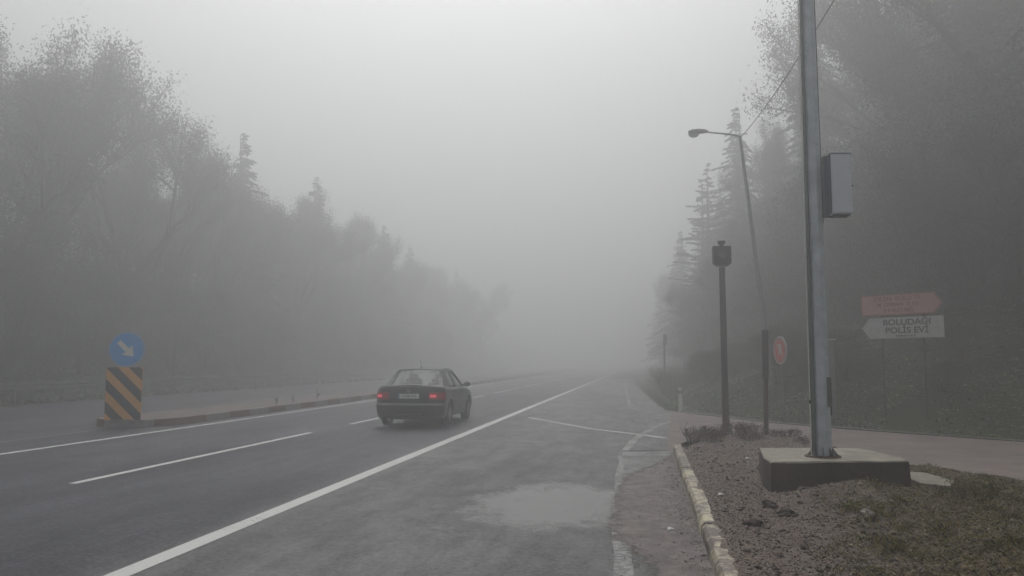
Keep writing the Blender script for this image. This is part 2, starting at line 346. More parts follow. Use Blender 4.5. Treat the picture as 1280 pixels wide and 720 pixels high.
def tag(o, label=None, cat=None, group=None, kind=None):
    for k, v in (('label', label), ('category', cat), ('group', group), ('kind', kind)):
        if v: o[k] = v
    return o
def empty(name, loc, label, cat, group=None, rot=(0, 0, 0)):
    o = bpy.data.objects.new(name, None); C.objects.link(o); o.location = loc; o.rotation_euler = rot; o.empty_display_size = .2
    return tag(o, label, cat, group)
def copy_thing(src, label=None):
    r = src.copy(); C.objects.link(r)
    if label: r['label'] = label
    for ch in src.children:
        c = ch.copy(); C.objects.link(c); c.parent = r
    return r
def text_part(name, lines, mat_, parent, size, loc, rot, space=1.0, sx=1.0):
    cu = bpy.data.curves.new('lettering', 'FONT'); cu.body = lines; cu.size = size; cu.align_x = 'CENTER'; cu.align_y = 'CENTER'
    cu.space_line = space; cu.extrude = .002; cu.offset = size * .018
    t = bpy.data.objects.new('lettering', cu); C.objects.link(t)
    dg = bpy.context.evaluated_depsgraph_get(); me = bpy.data.meshes.new_from_object(t.evaluated_get(dg)); me.name = name
    bpy.data.objects.remove(t); bpy.data.curves.remove(cu)
    me.materials.clear(); me.materials.append(M[mat_])
    o = bpy.data.objects.new(name, me); C.objects.link(o); o.parent = parent; o.location = loc; o.rotation_euler = rot; o.scale = (sx, 1, 1)
    return o
# smooth value noise for terrain
_rng = np.random.default_rng(11); _T = _rng.random((256, 256))
def vnoise(x, y):
    xi, yi = np.floor(x).astype(int), np.floor(y).astype(int); fx, fy = x - xi, y - yi
    fx = fx * fx * (3 - 2 * fx); fy = fy * fy * (3 - 2 * fy); g = lambda a, b: _T[a % 256, b % 256]
    return (g(xi, yi) * (1 - fx) + g(xi + 1, yi) * fx) * (1 - fy) + (g(xi, yi + 1) * (1 - fx) + g(xi + 1, yi + 1) * fx) * fy - .5
def fbm(x, y, o=4):
    s = 0; a = 1
    for i in range(o): s = s + a * vnoise(x * 2 ** i + 17 * i, y * 2 ** i + 31 * i); a *= .5
    return s
def signed_dist(X, Y, line):
    """distance to polyline; positive on its right-hand side when walking along it"""
    best = np.full(X.shape, 1e9); sgn = np.ones(X.shape)
    for (ax, ay), (bx, by) in zip(line[:-1], line[1:]):
        dx, dy = bx - ax, by - ay; t = np.clip(((X - ax) * dx + (Y - ay) * dy) / (dx * dx + dy * dy), 0, 1)
        d = np.hypot(X - ax - t * dx, Y - ay - t * dy); c = (X - ax) * dy - (Y - ay) * dx
        m = d < best - 1e-9; best = np.where(m, d, best); sgn = np.where(m, np.sign(c), sgn)
    return best * sgn

# ------------------------------------------------------------------ plan of the place (metres, road runs along +Y)
NEAR = [(.60, 14.9), (.75, 15.9), (1.05, 17.2), (1.5, 18.3), (2.1, 18.9), (2.75, 18.5), (3.15, 17.3), (3.45, 16.0), (3.7, 14.6), (4.05, 12.9), (4.95, 11.5), (7.1, 8.7), (12, 2.6), (21, -8), (30, -20)]
FAR = [(-1.6, 380), (-1.2, 120), (-.5, 60), (.6, 34), (.9, 27.2), (1.25, 25.7), (1.7, 25.0), (2.25, 24.0), (3.3, 21.85), (5.3, 19.6), (7.5, 17.5), (11, 13.8), (18, 6.5), (34, -11), (60, -40)]
def ground_z(X, Y):
    s = signed_dist(X, Y, FAR[::-1])      # positive on the bank side
    s = np.where(X < -5, -1, s)
    r = np.maximum(s, 0); zr = np.where(r < 7, .05 * np.minimum(r, 1) + .40 * np.maximum(r - .6, 0), 2.61 + .45 * (r - 7)); zr = np.minimum(zr, 17)
    l = np.maximum(-(X + 24.8), 0); zl = np.where(l < 6, .42 * l, 2.5 + .45 * (l - 6)); zl = np.minimum(zl, 15)
    amp = np.clip((r + l) / 3, 0, 1)
    return -.03 + zr + zl + amp * (.35 * fbm(X * .35, Y * .35, 4) + .22 * fbm(X * 1.1 + 5, Y * 1.1, 4))

# ------------------------------------------------------------------ ground
xs = np.unique(np.concatenate([np.linspace(-140, -30, 28), np.linspace(-30, -22, 17), np.linspace(-22, 0, 6), np.linspace(0, 16, 65), np.linspace(16, 40, 49), np.linspace(40, 140, 26)]))
ys = np.unique(np.concatenate([np.linspace(-60, 4, 24), np.linspace(4, 36, 129), np.linspace(36, 90, 70), np.linspace(90, 400, 60)]))
GX, GY = np.meshgrid(xs, ys, indexing='ij'); GZ = ground_z(GX, GY)
def grid_np(name, GX, GY, GZ, mats, mi=None, smooth=True):
    a, b = GX.shape; V = np.stack([GX, GY, GZ], -1).reshape(-1, 3); I = np.arange(a * b).reshape(a, b)
    F = np.stack([I[:-1, :-1], I[1:, :-1], I[1:, 1:], I[:-1, 1:]], -1).reshape(-1, 4)
    o = quads_mesh(name, V, F, np.zeros(len(F)) if mi is None else mi, mats)
    o.data.polygons.foreach_set('use_smooth', np.full(len(F), smooth)); return o
tag(grid_np('ground', GX, GY, GZ, ['ground']), kind='structure')

def flat(name, pts, z, m, kind='structure'):
    o = MB().add([(x, y, z) for x, y in pts], [list(range(len(pts)))]).build(name, m); return tag(o, kind=kind)
def wob(line, amp=.05, step=.25, seed=1, freq=1.3):
    out = []; rnd = random.Random(seed)
    for (ax, ay), (bx, by) in zip(line[:-1], line[1:]):
        L_ = math.hypot(bx - ax, by - ay); n = max(1, int(L_ / step))
        for i in range(n):
            t = i / n; x, y = ax + (bx - ax) * t, ay + (by - ay) * t; nx, ny = -(by - ay) / L_, (bx - ax) / L_
            k = amp * (2 * float(fbm(np.array(x * freq + seed), np.array(y * freq), 4)) + rnd.uniform(-.15, .15)); out.append((x + nx * k, y + ny * k))
    return out + [line[-1]]
# carriageways in one damp asphalt sheet, its right edge following kerb, junction and verge
redge = [(.50, -50), (.50, 15.2), (1.3, 17.6), (1.3, 25.4), (.75, 27.2), (.35, 34), (-.6, 60), (-1.4, 120), (-1.8, 380)]
asph = tag(MB().grid([[(a, y, 0) for y in (-50, 0, 15, 27, 34, 60, 120, 380)] for a in (-22.6, -12, -2)]).build('main_road', ASPH), kind='structure')
er = wob(redge, .07, .5, 3)
rows = [[(-2, y, 0), (x, y, 0)] for x, y in er]
MBr = MB().grid(rows); me2 = MBr.build('main_road', ASPH); tag(me2, kind='structure'); me2.name = 'road_shoulder'
# side road of silty, worn surfacing
fr = wob([p for p in FAR[4:]], .06, .3, 5)
nr = wob(NEAR, .05, .3, 9)
def resample(line, n):
    L_ = [0]
    for a, b in zip(line[:-1], line[1:]): L_.append(L_[-1] + math.dist(a, b))
    return [(float(np.interp(t, L_, [p[0] for p in line])), float(np.interp(t, L_, [p[1] for p in line]))) for t in np.linspace(0, L_[-1], n)]
A, B = resample([(.45, 15.6)] + [(x, y) for x, y in nr], 160), resample(fr, 160)
left_join = wob([(.45, 15.6), (.75, 18), (.85, 21), (.8, 24), (.9, 27.2)], .18, .2, 21)
P = []
for i, (a, b) in enumerate(zip(A, B)):
    P.append([(a[0] + (b[0] - a[0]) * t, a[1] + (b[1] - a[1]) * t, .005) for t in np.linspace(-.12, 1.0, 12)])
sr = tag(MB().grid(P).build('side_road', 'sroad'), kind='structure')
# pale kerb-like far edge strip of the side road
fe = resample(FAR[5:12], 60)
P = [];
for (x, y), (x2, y2) in zip(fe[:-1], fe[1:]):
    L_ = math.hypot(x2 - x, y2 - y); nx, ny = (y2 - y) / L_, -(x2 - x) / L_
    P.append([(x, y, .03), (x - nx * .14, y - ny * .14, .035), (x - nx * .14, y - ny * .14, -.02)])
tag(MB().grid(P).build('side_road_edging', 'patch'), kind='structure')
# darker tyre-polished bands along the side road
bands = MB()
for off, wd in ((.42, .06), (.66, .05)):
    P = []
    for i in range(24, 160):
        a, b = A[i], B[i]; u = lambda t: (a[0] + (b[0] - a[0]) * t, a[1] + (b[1] - a[1]) * t, .009)
        k = .02 * float(fbm(np.array(i * .13), np.array(off * 9), 3)); P.append([u(off + k), u(off + wd + k * 2)])
    bands.grid(P)
tag(bands.build('side_road_tyre_track', mat('tyre_worn_surface', (.085, .075, .07), .7, noise=2, col2=(.14, .125, .115))), kind='structure')

# ------------------------------------------------------------------ markings
def ribbon(name, pts, wd, z, m, seed=0, amp=0):
    P = []
    for i, (x, y) in enumerate(pts):
        a, b = pts[max(i - 1, 0)], pts[min(i + 1, len(pts) - 1)]; L_ = math.dist(a, b); nx, ny = (b[1] - a[1]) / L_, -(b[0] - a[0]) / L_
        k = amp * float(fbm(np.array(x * 3 + seed), np.array(y * 3.), 3)); P.append([(x - nx * (wd / 2 + k), y - ny * (wd / 2 + k), z), (x + nx * (wd / 2 + k), y + ny * (wd / 2 + k), z)])
    return tag(MB().grid(P).build(name, m), kind='structure')
ribbon('edge_line', [(-3.91, y) for y in np.linspace(-10, 200, 200)], .20, .004, 'line', 1, .012)
ribbon('median_edge_line', [(-11.0, y) for y in np.linspace(-5, 200, 160)], .14, .004, 'line', 2, .01)
dm = MB()
for k in range(-2, 14):
    y0 = 9.65 + k * 10.2 if k else 9.65; dm.add([(-7.49, y0, .004), (-7.36, y0, .004), (-7.36, y0 + 7.7, .004), (-7.49, y0 + 7.7, .004)], [(0, 1, 2, 3)])
tag(dm.build('lane_line', 'line'), kind='structure')
ribbon('far_carriageway_line', wob([(-12.68, 8), (-12.66, 17.2)], .01, .4, 4), .10, .004, 'line_old', 4, .02)
ribbon('far_edge_line', [(-20.9, y) for y in np.linspace(0, 150, 60)], .12, .004, 'line_old', 6, .02)
ribbon('shoulder_line', resample(wob([(-.17, 2), (-.17, 6.2), (-.27, 9), (-.31, 10.9), (-.36, 14.4), (-.17, 17), (.07, 18.8), (.35, 20.6), (.74, 22.1), (1.05, 23.1)], .02, .3, 5), 90), .15, .0045, 'line_old', 7, .03)
ribbon('give_way_line', resample([(-3.24, 22.98), (-1.25, 19.41), (-.13, 18.09), (.45, 17.35)], 40), .13, .0042, 'line_thin', 8, .02)
ribbon('junction_curve_line', resample([(-1.35, 70), (-1.19, 54.5), (-.6, 34), (-.49, 30), (-.3, 27.8), (.1, 26.9), (.6, 26.6)], 60), .13, .0042, 'line_old', 9, .02)
# concrete apron beside the kerb end and silt washed against the kerb
flat('concrete_apron', wob([(-.33, 11.3), (-.36, 14.5), (.2, 14.75), (.48, 14.7), (.49, 11.0), (.1, 10.6), (-.33, 11.3)], .05, .2, 8)[:-1], .0060, 'patch')
flat('apron_joint', [(-.45, 14.62), (.45, 14.86), (.45, 14.93), (-.45, 14.69)], .0095, 'concrete_side')
flat('gutter_silt', [(-.55, 3), (.512, 3), (.512, 14.75), (-.55, 14.75)], .0105, 'dirt')

# ------------------------------------------------------------------ kerb on the right: worn painted stones, half buried
rk = random.Random(4); kb = MB(); y = -3.0
while y < 14.9:
    ln = .98 + rk.uniform(-.03, .03); h = .115 + rk.uniform(-.012, .012); dx = rk.uniform(-.008, .008); yy = min(y + ln, 15)
    mi = 1 if 4.6 < y < 5.5 else 0
    n = 8; P = []
    for i in range(n + 1):
        t = y + .006 + (yy - y - .012) * i / n; cz = float(fbm(np.array(t * 3.1), np.array(3.), 4)) * .006; cx = float(fbm(np.array(t * 4.3), np.array(9.), 4)) * .006
        e = .0 if 0 < i < n else -.01
        P.append([(.515 + dx, t, -.03), (.52 + dx + cx, t, h * .7 + e), (.55 + dx + cx, t, h + cz + e), (.665 + dx, t, h + cz * .6 + e), (.68 + dx, t, h * .6), (.68 + dx, t, -.03)])
    kb.grid(P, mi); kb.add(P[0], [(0, 1, 2, 3, 4, 5)], mi); kb.add(P[-1], [(5, 4, 3, 2, 1, 0)], mi); y = yy
# rounded end stone
tag(kb.build('kerb', ['kerb_y', 'kerb_yellow'], smooth=True), kind='structure')

# ------------------------------------------------------------------ median: raised paving with banded kerb
md = MB(); n = 0
ymn = 18.0
nose = [(-12.7 + 1.1 * math.cos(a), ymn + 1.0 - 1.0 * math.sin(a)) for a in np.linspace(math.pi, 0, 17)]   # from left side round the nose to the right side
edge = [(-13.8, y) for y in np.arange(160, ymn + 1, -1.2)] + nose + [(-11.6, ymn + 1 + 1.2 * k) for k in range(1, 120)]
acc = 0
for (ax, ay), (bx, by) in zip(edge[:-1], edge[1:]):
    L_ = math.dist((ax, ay), (bx, by)); mi = int(acc / 1.2 + .5) % 2; acc += L_
    nx, ny = (by - ay) / L_, -(bx - ax) / L_
    md.add([(ax, ay, -.02), (bx, by, -.02), (bx - nx * .02, by - ny * .02, .18), (ax - nx * .02, ay - ny * .02, .18), (ax - nx * .15, ay - ny * .15, .185), (bx - nx * .15, by - ny * .15, .185)], [(0, 1, 2, 3)[::-1], (3, 2, 5, 4)[::-1]], mi)
tag(md.build('median_kerb', ['kred', 'kwhite']), kind='structure')
inner = [(-13.66, 160)] + [(-12.7 + .96 * math.cos(a), ymn + 1.0 - .86 * math.sin(a)) for a in np.linspace(math.pi, 0, 13)] + [(-11.74, 160)]
flat('median_paving', inner, .181, 'paver')

# ------------------------------------------------------------------ island between the roads
xs = np.concatenate([np.arange(.585, 3.6, .03), np.arange(3.6, 9.5, .08)]); ys = np.concatenate([np.arange(-2, 4.5, .12), np.arange(4.5, 11.5, .03), np.arange(11.5, 19.2, .06)])
GX, GY = np.meshgrid(xs, ys, indexing='ij')
def island_z(X, Y):
    d = signed_dist(X, Y, NEAR)           # positive inside (towards the camera side of NEAR)
    e = np.clip(d / .45, 0, 1); e = e * e * (3 - 2 * e)
    z = -.05 + e * (.155 + .03 * fbm(X * .9, Y * .9, 3) * 2)
    z = z + e * .19 * np.exp(-(((X - 2.3) / .5) ** 2 + ((Y - 9.35) / .5) ** 2) ** .8) - e * .02 * np.exp(-(((X - 1.4) / .4) ** 2 + ((Y - 9.6) / .5) ** 2))
    z = z + e * (.045 * fbm(X * 4, Y * 4, 4) + .034 * fbm(X * 13, Y * 13, 3))
    k = np.clip((X - .66) / .35, 0, 1); z = np.where(d > .3, (.108 + .012 * fbm(X * 9, Y * 9, 3) + .05 * fbm(X * 3.5, Y * 1.1, 5) - .05 * np.clip((.66 - X) / .1, 0, 1)) * (1 - k) + z * k, z)
    return z
tag(grid_np('island_soil', GX, GY, island_z(GX, GY), ['soil']), kind='structure')

def iz(x, y): return float(island_z(np.array([x]), np.array([y]))[0])
def gz(x, y): return float(ground_z(np.array([x]), np.array([y]))[0])

# grass density over the island: grows in the right foreground
def grassy(x, y): return np.clip((x - 1.25 - .28 * (y - 6) ) * 1.6 + 1.2 * fbm(x * 2.1, y * 2.1, 3) + .3, 0, 1) * ((x > 1.2))
rg = np.random.default_rng(5)
def scatter(n, x0, x1, y0, y1, dens):
    x = rg.uniform(x0, x1, n * 6); y = y0 + (y1 - y0) * rg.random(n * 6) ** 1.4; k = rg.random(n * 6) < dens(x, y); return x[k][:n], y[k][:n]
inside = lambda x, y: signed_dist(x, y, NEAR) > .25
# grit and pebbles
def pebbles(name, x, y, z, smin, smax, mats, w_):
    n = len(x); base = np.array([(1, 0, 0), (0, 1, 0), (-1, 0, 0), (0, -1, 0), (0, 0, 1), (0, 0, -1.)])
    fa = np.array([(0, 1, 4), (1, 2, 4), (2, 3, 4), (3, 0, 4), (1, 0, 5), (2, 1, 5), (3, 2, 5), (0, 3, 5)])
    s = smin + (smax - smin) * rg.random(n) ** 3; V = base[None] * (s[:, None] * rg.uniform(.5, 1.1, (n, 6)))[..., None]
    V[..., 2] *= .65; a = rg.uniform(0, 6.28, n); c, q = np.cos(a)[:, None], np.sin(a)[:, None]
    X_ = V[..., 0] * c - V[..., 1] * q; Y_ = V[..., 0] * q + V[..., 1] * c
    V = np.stack([X_ + x[:, None], Y_ + y[:, None], V[..., 2] + z[:, None] + s[:, None] * .2], -1).reshape(-1, 3)
    F = (fa[None] + (np.arange(n) * 6)[:, None, None]).reshape(-1, 3); mi = np.repeat(rg.choice(len(mats), n, p=w_), 8)
    return tag(quads_mesh(name, V, F, mi, mats), kind='stuff')
x, y = scatter(60000, .66, 5.2, 4.8, 17.5, lambda x, y: inside(x, y) * (1 - .6 * grassy(x, y)))
pebbles('gravel', x, y, island_z(x, y), .0025, .017, ['st1', 'st2', 'st3'], [.36, .46, .18])
x = rg.uniform(-.3, .5, 2600); x = np.where(rg.random(2600) < .6, .5 - np.abs(rg.normal(0, .12, 2600)), x); y = rg.uniform(5, 14, 2600)
pebbles('gutter_grit', x, y, np.full(2600, .011), .002, .010, ['st1', 'st2', 'lit1'], [.4, .3, .3])
# leaves
def leaves(name, x, y, z, smin, smax, mats, w_):
    n = len(x); s = rg.uniform(smin, smax, n); a = rg.uniform(0, 6.28, n)
    b = np.array([(-1, 0, 0), (-.2, .45, .25), (1, .1, .1), (.1, -.5, .3)]); V = b[None] * s[:, None, None]; V[..., 2] *= rg.uniform(0, 1.6, n)[:, None]
    c, q = np.cos(a)[:, None], np.sin(a)[:, None]
    V = np.stack([V[..., 0] * c - V[..., 1] * q + x[:, None], V[..., 0] * q + V[..., 1] * c + y[:, None], V[..., 2] + z[:, None] + .006], -1).reshape(-1, 3)
    F = (np.array([(0, 3, 2, 1)])[None] + (np.arange(n) * 4)[:, None, None]).reshape(-1, 4); mi = rg.choice(len(mats), n, p=w_)
    return tag(quads_mesh(name, V, F, mi, mats), kind='stuff')
x, y = scatter(24000, .7, 5.2, 4.8, 17.5, lambda x, y: inside(x, y) * (.25 + .75 * grassy(x, y)))
leaves('leaf_litter', x, y, island_z(x, y), .004, .019, ['lit1', 'lit2', 'lit3'], [.30, .40, .30])
x = .5 - np.abs(rg.normal(0, .14, 260)); y = rg.uniform(5, 14, 260)
leaves('gutter_leaves', x, y, np.full(260, .012), .008, .028, ['lit1', 'lit2', 'lit3'], [.75, .2, .05])
def clods(x, y): return inside(x, y) * np.clip(.35 + 1.5 * fbm(x * 2 + 9, y * 2, 3), .05, 1)
x, y = scatter(2600, .72, 5.2, 4.8, 15, clods)
pebbles('soil_clods', x, y, island_z(x, y), .010, .042, ['st1', 'st2', 'st3'], [.5, .38, .12])
x, y = scatter(1500, .72, 5.2, 4.8, 14, lambda x, y: inside(x, y) * (.3 + .7 * grassy(x, y)))
leaves('fallen_leaves', x, y, island_z(x, y), .016, .042, ['lit1', 'lit2', 'lit3'], [.30, .35, .35])
# grass blades
def blades(name, x, y, z, hmin, hmax, wd, mats, w_, lean=.5):
    n = len(x); h = rg.uniform(hmin, hmax, n); a = rg.uniform(0, 6.28, n); lx, ly = rg.normal(0, lean, n) * h, rg.normal(0, lean, n) * h
    dx, dy = np.cos(a) * wd * rg.uniform(.6, 1.4, n), np.sin(a) * wd * rg.uniform(.6, 1.4, n)
    p0 = np.stack([x - dx, y - dy, z - .005], -1); p1 = np.stack([x + dx, y + dy, z - .005], -1)
    p2 = np.stack([x + dx * .7 + lx * .4, y + dy * .7 + ly * .4, z + h * .6], -1); p3 = np.stack([x + lx, y + ly, z + h * .85], -1)
    V = np.stack([p0, p1, p2, p3], 1).reshape(-1, 3); F = (np.array([(0, 1, 2, 3)])[None] + (np.arange(n) * 4)[:, None, None]).reshape(-1, 4)
    return tag(quads_mesh(name, V, F, rg.choice(len(mats), n, p=w_), mats), kind='stuff')
x, y = scatter(60000, 1.0, 5.5, 4.6, 14, lambda x, y: inside(x, y) * grassy(x, y))
blades('grass', x, y, island_z(x, y), .008, .038, .0022, ['g1', 'g2', 'g3'], [.48, .30, .22], .9)

cx_, cy_ = scatter(110, 1.3, 5.3, 4.9, 13.5, lambda x, y: inside(x, y) * (.08 + .92 * grassy(x, y)))
k_ = rg.integers(0, len(cx_), 9000); x = cx_[k_] + rg.normal(0, .035, 9000); y = cy_[k_] + rg.normal(0, .035, 9000)
blades('grass_tufts', x, y, island_z(x, y), .02, .075, .0026, ['g1', 'g2', 'g3'], [.4, .3, .3], .45)
# bank ground cover and verge weeds
n = 150000; x = rg.uniform(.8, 24, n); y = rg.uniform(0, 52, n); s = signed_dist(x, y, FAR[::-1]); k = (s > .1) & (s < 13) & (fbm(x * .5, y * .5, 3) > -.35 + .02 * s); x, y = x[k], y[k]
def clumps(name, x, y, z, smin, smax, mats, w_, hs_=1.0):
    n = len(x); s = rg.uniform(smin, smax, n); m = 3; V = []; 
    P = np.zeros((n, m, 4, 3)); 
    for j in range(m):
        a = rg.uniform(0, 6.28, n); t = rg.uniform(.05, .75, n); ux, uy = np.cos(a), np.sin(a)
        for q, (u, v) in enumerate(((0, -.12), (.5, -.35), (1, 0), (.5, .35))):
            P[:, j, q, 0] = x + s * (u * ux * np.cos(t) - v * uy); P[:, j, q, 1] = y + s * (u * uy * np.cos(t) + v * ux); P[:, j, q, 2] = z + s * u * np.sin(t) * hs_ - .01
    V = P.reshape(-1, 3); F = np.arange(n * m * 4).reshape(-1, 4); mi = np.repeat(rg.choice(len(mats), n, p=w_), m)
    return tag(quads_mesh(name, V, F, mi, mats), kind='stuff')
clumps('ground_cover', x, y, ground_z(x, y) + .03, .02, .085, ['cover1', 'cover2', 'cover3'], [.80, .15, .05])
n = 16000; x = rg.uniform(-34, -22.9, n); y = rg.uniform(8, 70, n); clumps('verge_weeds', x, y, ground_z(x, y), .06, .3, ['cover1', 'g3', 'cover3'], [.5, .4, .1], 1.2)

# ------------------------------------------------------------------ haze
hz = MB().box((0, 170, 21.5), (300, 480, 46), mi=0).build('haze', 'white'); hz['kind'] = 'stuff'
hm = bpy.data.materials.new('haze_air'); hm.use_nodes = True; n_ = hm.node_tree; n_.nodes.clear()
o_ = N(n_, 'ShaderNodeOutputMaterial'); v_ = N(n_, 'ShaderNodeVolumePrincipled'); v_.inputs['Color'].default_value = (.9, .905, .91, 1)
v_.inputs['Density'].default_value = HAZE_DENSITY; v_.inputs['Anisotropy'].default_value = .68; n_.links.new(v_.outputs[0], o_.inputs['Volume'])
hz.data.materials.clear(); hz.data.materials.append(hm)

# ------------------------------------------------------------------ trees
def trunk_mb(h, r0, lean, rnd, limbs=()):
    mb = MB(); pts = [(lean[0] * t * t, lean[1] * t * t, h * t) for t in (0, .15, .4, .7, 1)]; mb.tube(pts, [r0 * 1.25, r0, r0 * .75, r0 * .4, .015], 7)
    return mb
def leaf_quads(P, D, s, aspect, rr):
    """quads centred at P, long axis D (unit), half-length s"""
    n = len(P); r_ = rr.normal(size=(n, 3)); side = np.cross(D, r_); side /= np.linalg.norm(side, axis=1)[:, None] + 1e-9
    a = D * s[:, None]; b = side * (s * aspect)[:, None]
    V = np.stack([P - a, P + b, P + a, P - b], 1).reshape(-1, 3); return V
def conifer(name, h, rad, seed, droop=.35, base=.1, per=9, gap=.42, mats=('needle', 'needle2'), dens=1.0):
    rnd = random.Random(seed); rr = np.random.default_rng(seed); tr = trunk_mb(h, h * .014 + .03, (rnd.uniform(-.3, .3), rnd.uniform(-.3, .3)), rnd)
    P = []; D = []; S = []; z = h * base
    while z < h - .15:
        f = 1 - z / h; Lm = rad * (f ** .75) * (.75 + .5 * rnd.random())
        for k in range(max(3, int(per * (.5 + f * .6)))):
            if rnd.random() < .12: continue
            a = rnd.uniform(0, 6.283); L_ = Lm * rnd.uniform(.40, 1.22) + .12; up = rnd.uniform(-.15, .3); z_keep = z; z = z + rnd.uniform(-.45, .45)
            dx, dy = math.cos(a), math.sin(a); pts = [(dx * L_ * t, dy * L_ * t, z + L_ * (up * t - droop * t * t)) for t in (0, .35, .7, 1)]
            if L_ > .8: tr.tube(pts, [.03, .02, .012, .005], 3, cap=False)
            m = int((16 + L_ * 60) * dens); t = rr.random(m) ** .75; wdt = L_ * .30 * np.sin(np.clip(t * 1.1 + .25, 0, 1) * math.pi) + .05; off = rr.normal(0, 1, m) * wdt * .6
            x = dx * L_ * t - dy * off; y = dy * L_ * t + dx * off; zz = z + L_ * (up * t - droop * t * t) - np.abs(off) * .3 - rr.random(m) * .12
            P.append(np.stack([x, y, zz], 1)); d = np.stack([dx + rr.normal(0, .5, m), dy + rr.normal(0, .5, m), rr.normal(-.35, .3, m)], 1); D.append(d / np.linalg.norm(d, axis=1)[:, None]); S.append(rr.uniform(.05, .14, m)); z = z_keep
        z += gap * rnd.uniform(.7, 1.3)
    P = np.concatenate(P); V = leaf_quads(P, np.concatenate(D), np.concatenate(S), .28, rr); F = np.arange(len(V)).reshape(-1, 4)
    return tr, V, F, rr.choice(2, len(F), p=[.7, .3]), mats
def broadleaf(name, h, rad, seed, base=.25, mats=('leaf', 'leaf2'), nleaf=60000, sparse=.15):
    rnd = random.Random(seed); rr = np.random.default_rng(seed); tr = MB(); ends = []
    def grow(p, d, L_, r_, lvl):
        q = p + d * L_; tr.tube([p, p + d * L_ * .5 + Vector((rnd.gauss(0, .04), rnd.gauss(0, .04), 0)) * L_, q], [r_, r_ * .8, r_ * .6], 6 if lvl < 2 else 3, cap=False)
        if lvl >= 3: ends.append((p, q))
        if lvl == 5: return
        for k in range(rnd.choice((2, 3)) if lvl else 4):
            nd = (d + Vector((rnd.gauss(0, .48), rnd.gauss(0, .48), rnd.gauss(.28, .3)))).normalized(); grow(p + d * L_ * rnd.uniform(.6, 1), nd, L_ * rnd.uniform(.6, .85), r_ * .6, lvl + 1)
    grow(Vector((0, 0, 0)), Vector((rnd.gauss(0, .04), rnd.gauss(0, .04), 1)).normalized(), h * .17, h * .009 + .02, 0)
    k = rr.integers(0, len(ends), nleaf); E = np.array([[*a, *b] for a, b in ends]); t = rr.random(nleaf)[:, None]
    P = E[k, :3] * (1 - t) + E[k, 3:] * t + rr.normal(0, sparse, (nleaf, 3)); d = rr.normal(size=(nleaf, 3)); d /= np.linalg.norm(d, axis=1)[:, None]
    zmax = max(e[1].z for e in ends); V = leaf_quads(P, d, rr.uniform(.018, .042, nleaf), .4, rr); F = np.arange(len(V)).reshape(-1, 4)
    sc = h / (zmax + .5); tr.v = [(x * sc, y * sc, z * sc) for x, y, z in tr.v]; V = V * sc
    return tr, V, F, rr.choice(2, len(F), p=[.65, .35]), mats
def bushy(name, h, rad, seed, mats=('leaf', 'leaf2')):
    rnd = random.Random(seed); rr = np.random.default_rng(seed); tr = MB(); P = []
    for i in range(16):
        a = rnd.uniform(0, 6.28); e = Vector((math.cos(a) * rad * rnd.uniform(.2, .8), math.sin(a) * rad * rnd.uniform(.2, .8), h * rnd.uniform(.6, .97))); m = e * .5 + Vector((rnd.gauss(0, .15), rnd.gauss(0, .15), .3)); tr.tube([(e.x * .05, e.y * .05, 0), m, e], [.05, .03, .008], 4, cap=False)
    for i in range(130):
        a = rnd.uniform(0, 6.28); z = h * rnd.uniform(.04, .98); q = rad * math.sqrt(max(.03, 1 - (z / h) ** 2)) * rnd.random() ** .45; c = np.array([math.cos(a) * q, math.sin(a) * q, z]); k = rnd.randint(140, 300); P.append(c + rr.normal(0, 1, (k, 3)) * [.38, .38, .26])
    P = np.concatenate(P); P = P[P[:, 2] > 0]; d = rr.normal(size=P.shape); d /= np.linalg.norm(d, axis=1)[:, None]; V = leaf_quads(P, d, rr.uniform(.025, .065, len(P)), .38, rr); F = np.arange(len(V)).reshape(-1, 4)
    return tr, V, F, rr.choice(2, len(F), p=[.75, .25]), mats
PROTO = {}
def proto(key, h, data):
    tr, V, F, mi, mats = data; me = quads_mesh('_', V, F, mi, mats); me.name = key + '_crown'
    t = tr.build('trunk', 'bark', smooth=False); tm = t.data; bpy.data.objects.remove(t); PROTO[key] = (h, me, tm)
proto('spruce', 18, conifer('a', 18, 3.3, 1, per=12, gap=.30)); proto('fir', 18, conifer('b', 18, 2.9, 2, droop=.2, per=11, gap=.32))
proto('pine', 18, conifer('c', 18, 3.6, 3, droop=.05, base=.25, per=8, gap=.55, dens=1.5)); proto('old_spruce', 18, conifer('d', 18, 3.7, 4, droop=.5, per=12, gap=.32))
proto('oak', 15, broadleaf('e', 15, 4, 5)); proto('beech', 15, broadleaf('f', 15, 4, 6, nleaf=46000, sparse=.16)); proto('alder', 15, broadleaf('g', 15, 3.5, 8, nleaf=54000, sparse=.14))
proto('hazel', 6, bushy('h', 6, 2.6, 12)); proto('thicket', 6, bushy('i', 6, 3.0, 13, ('needle2', 'leaf')))
NAMES = dict(hazel='hazel_tree', thicket='hazel_tree', spruce='spruce_tree', fir='fir_tree', pine='pine_tree', old_spruce='spruce_tree', oak='oak_tree', beech='beech_tree', alder='alder_tree')
rt = random.Random(21)
def tree(kind, x, y, top, label, group, wide=1.0, rot=None, base=None):
    h, cm, tm = PROTO[kind]; z0 = gz(x, y) - .1 if base is None else base; s = (top - z0) / h
    o = empty(NAMES[kind], (x, y, z0), label, 'tree', group, (0, 0, rt.uniform(0, 6.28) if rot is None else rot)); o.scale = (s * wide, s * wide, s)
    for nm, me in (('crown', cm), ('trunk', tm)): c = bpy.data.objects.new(nm, me); C.objects.link(c); c.parent = o
    return o
GL = 'trees of the forest left of the road'; GR = 'trees of the forest right of the road'
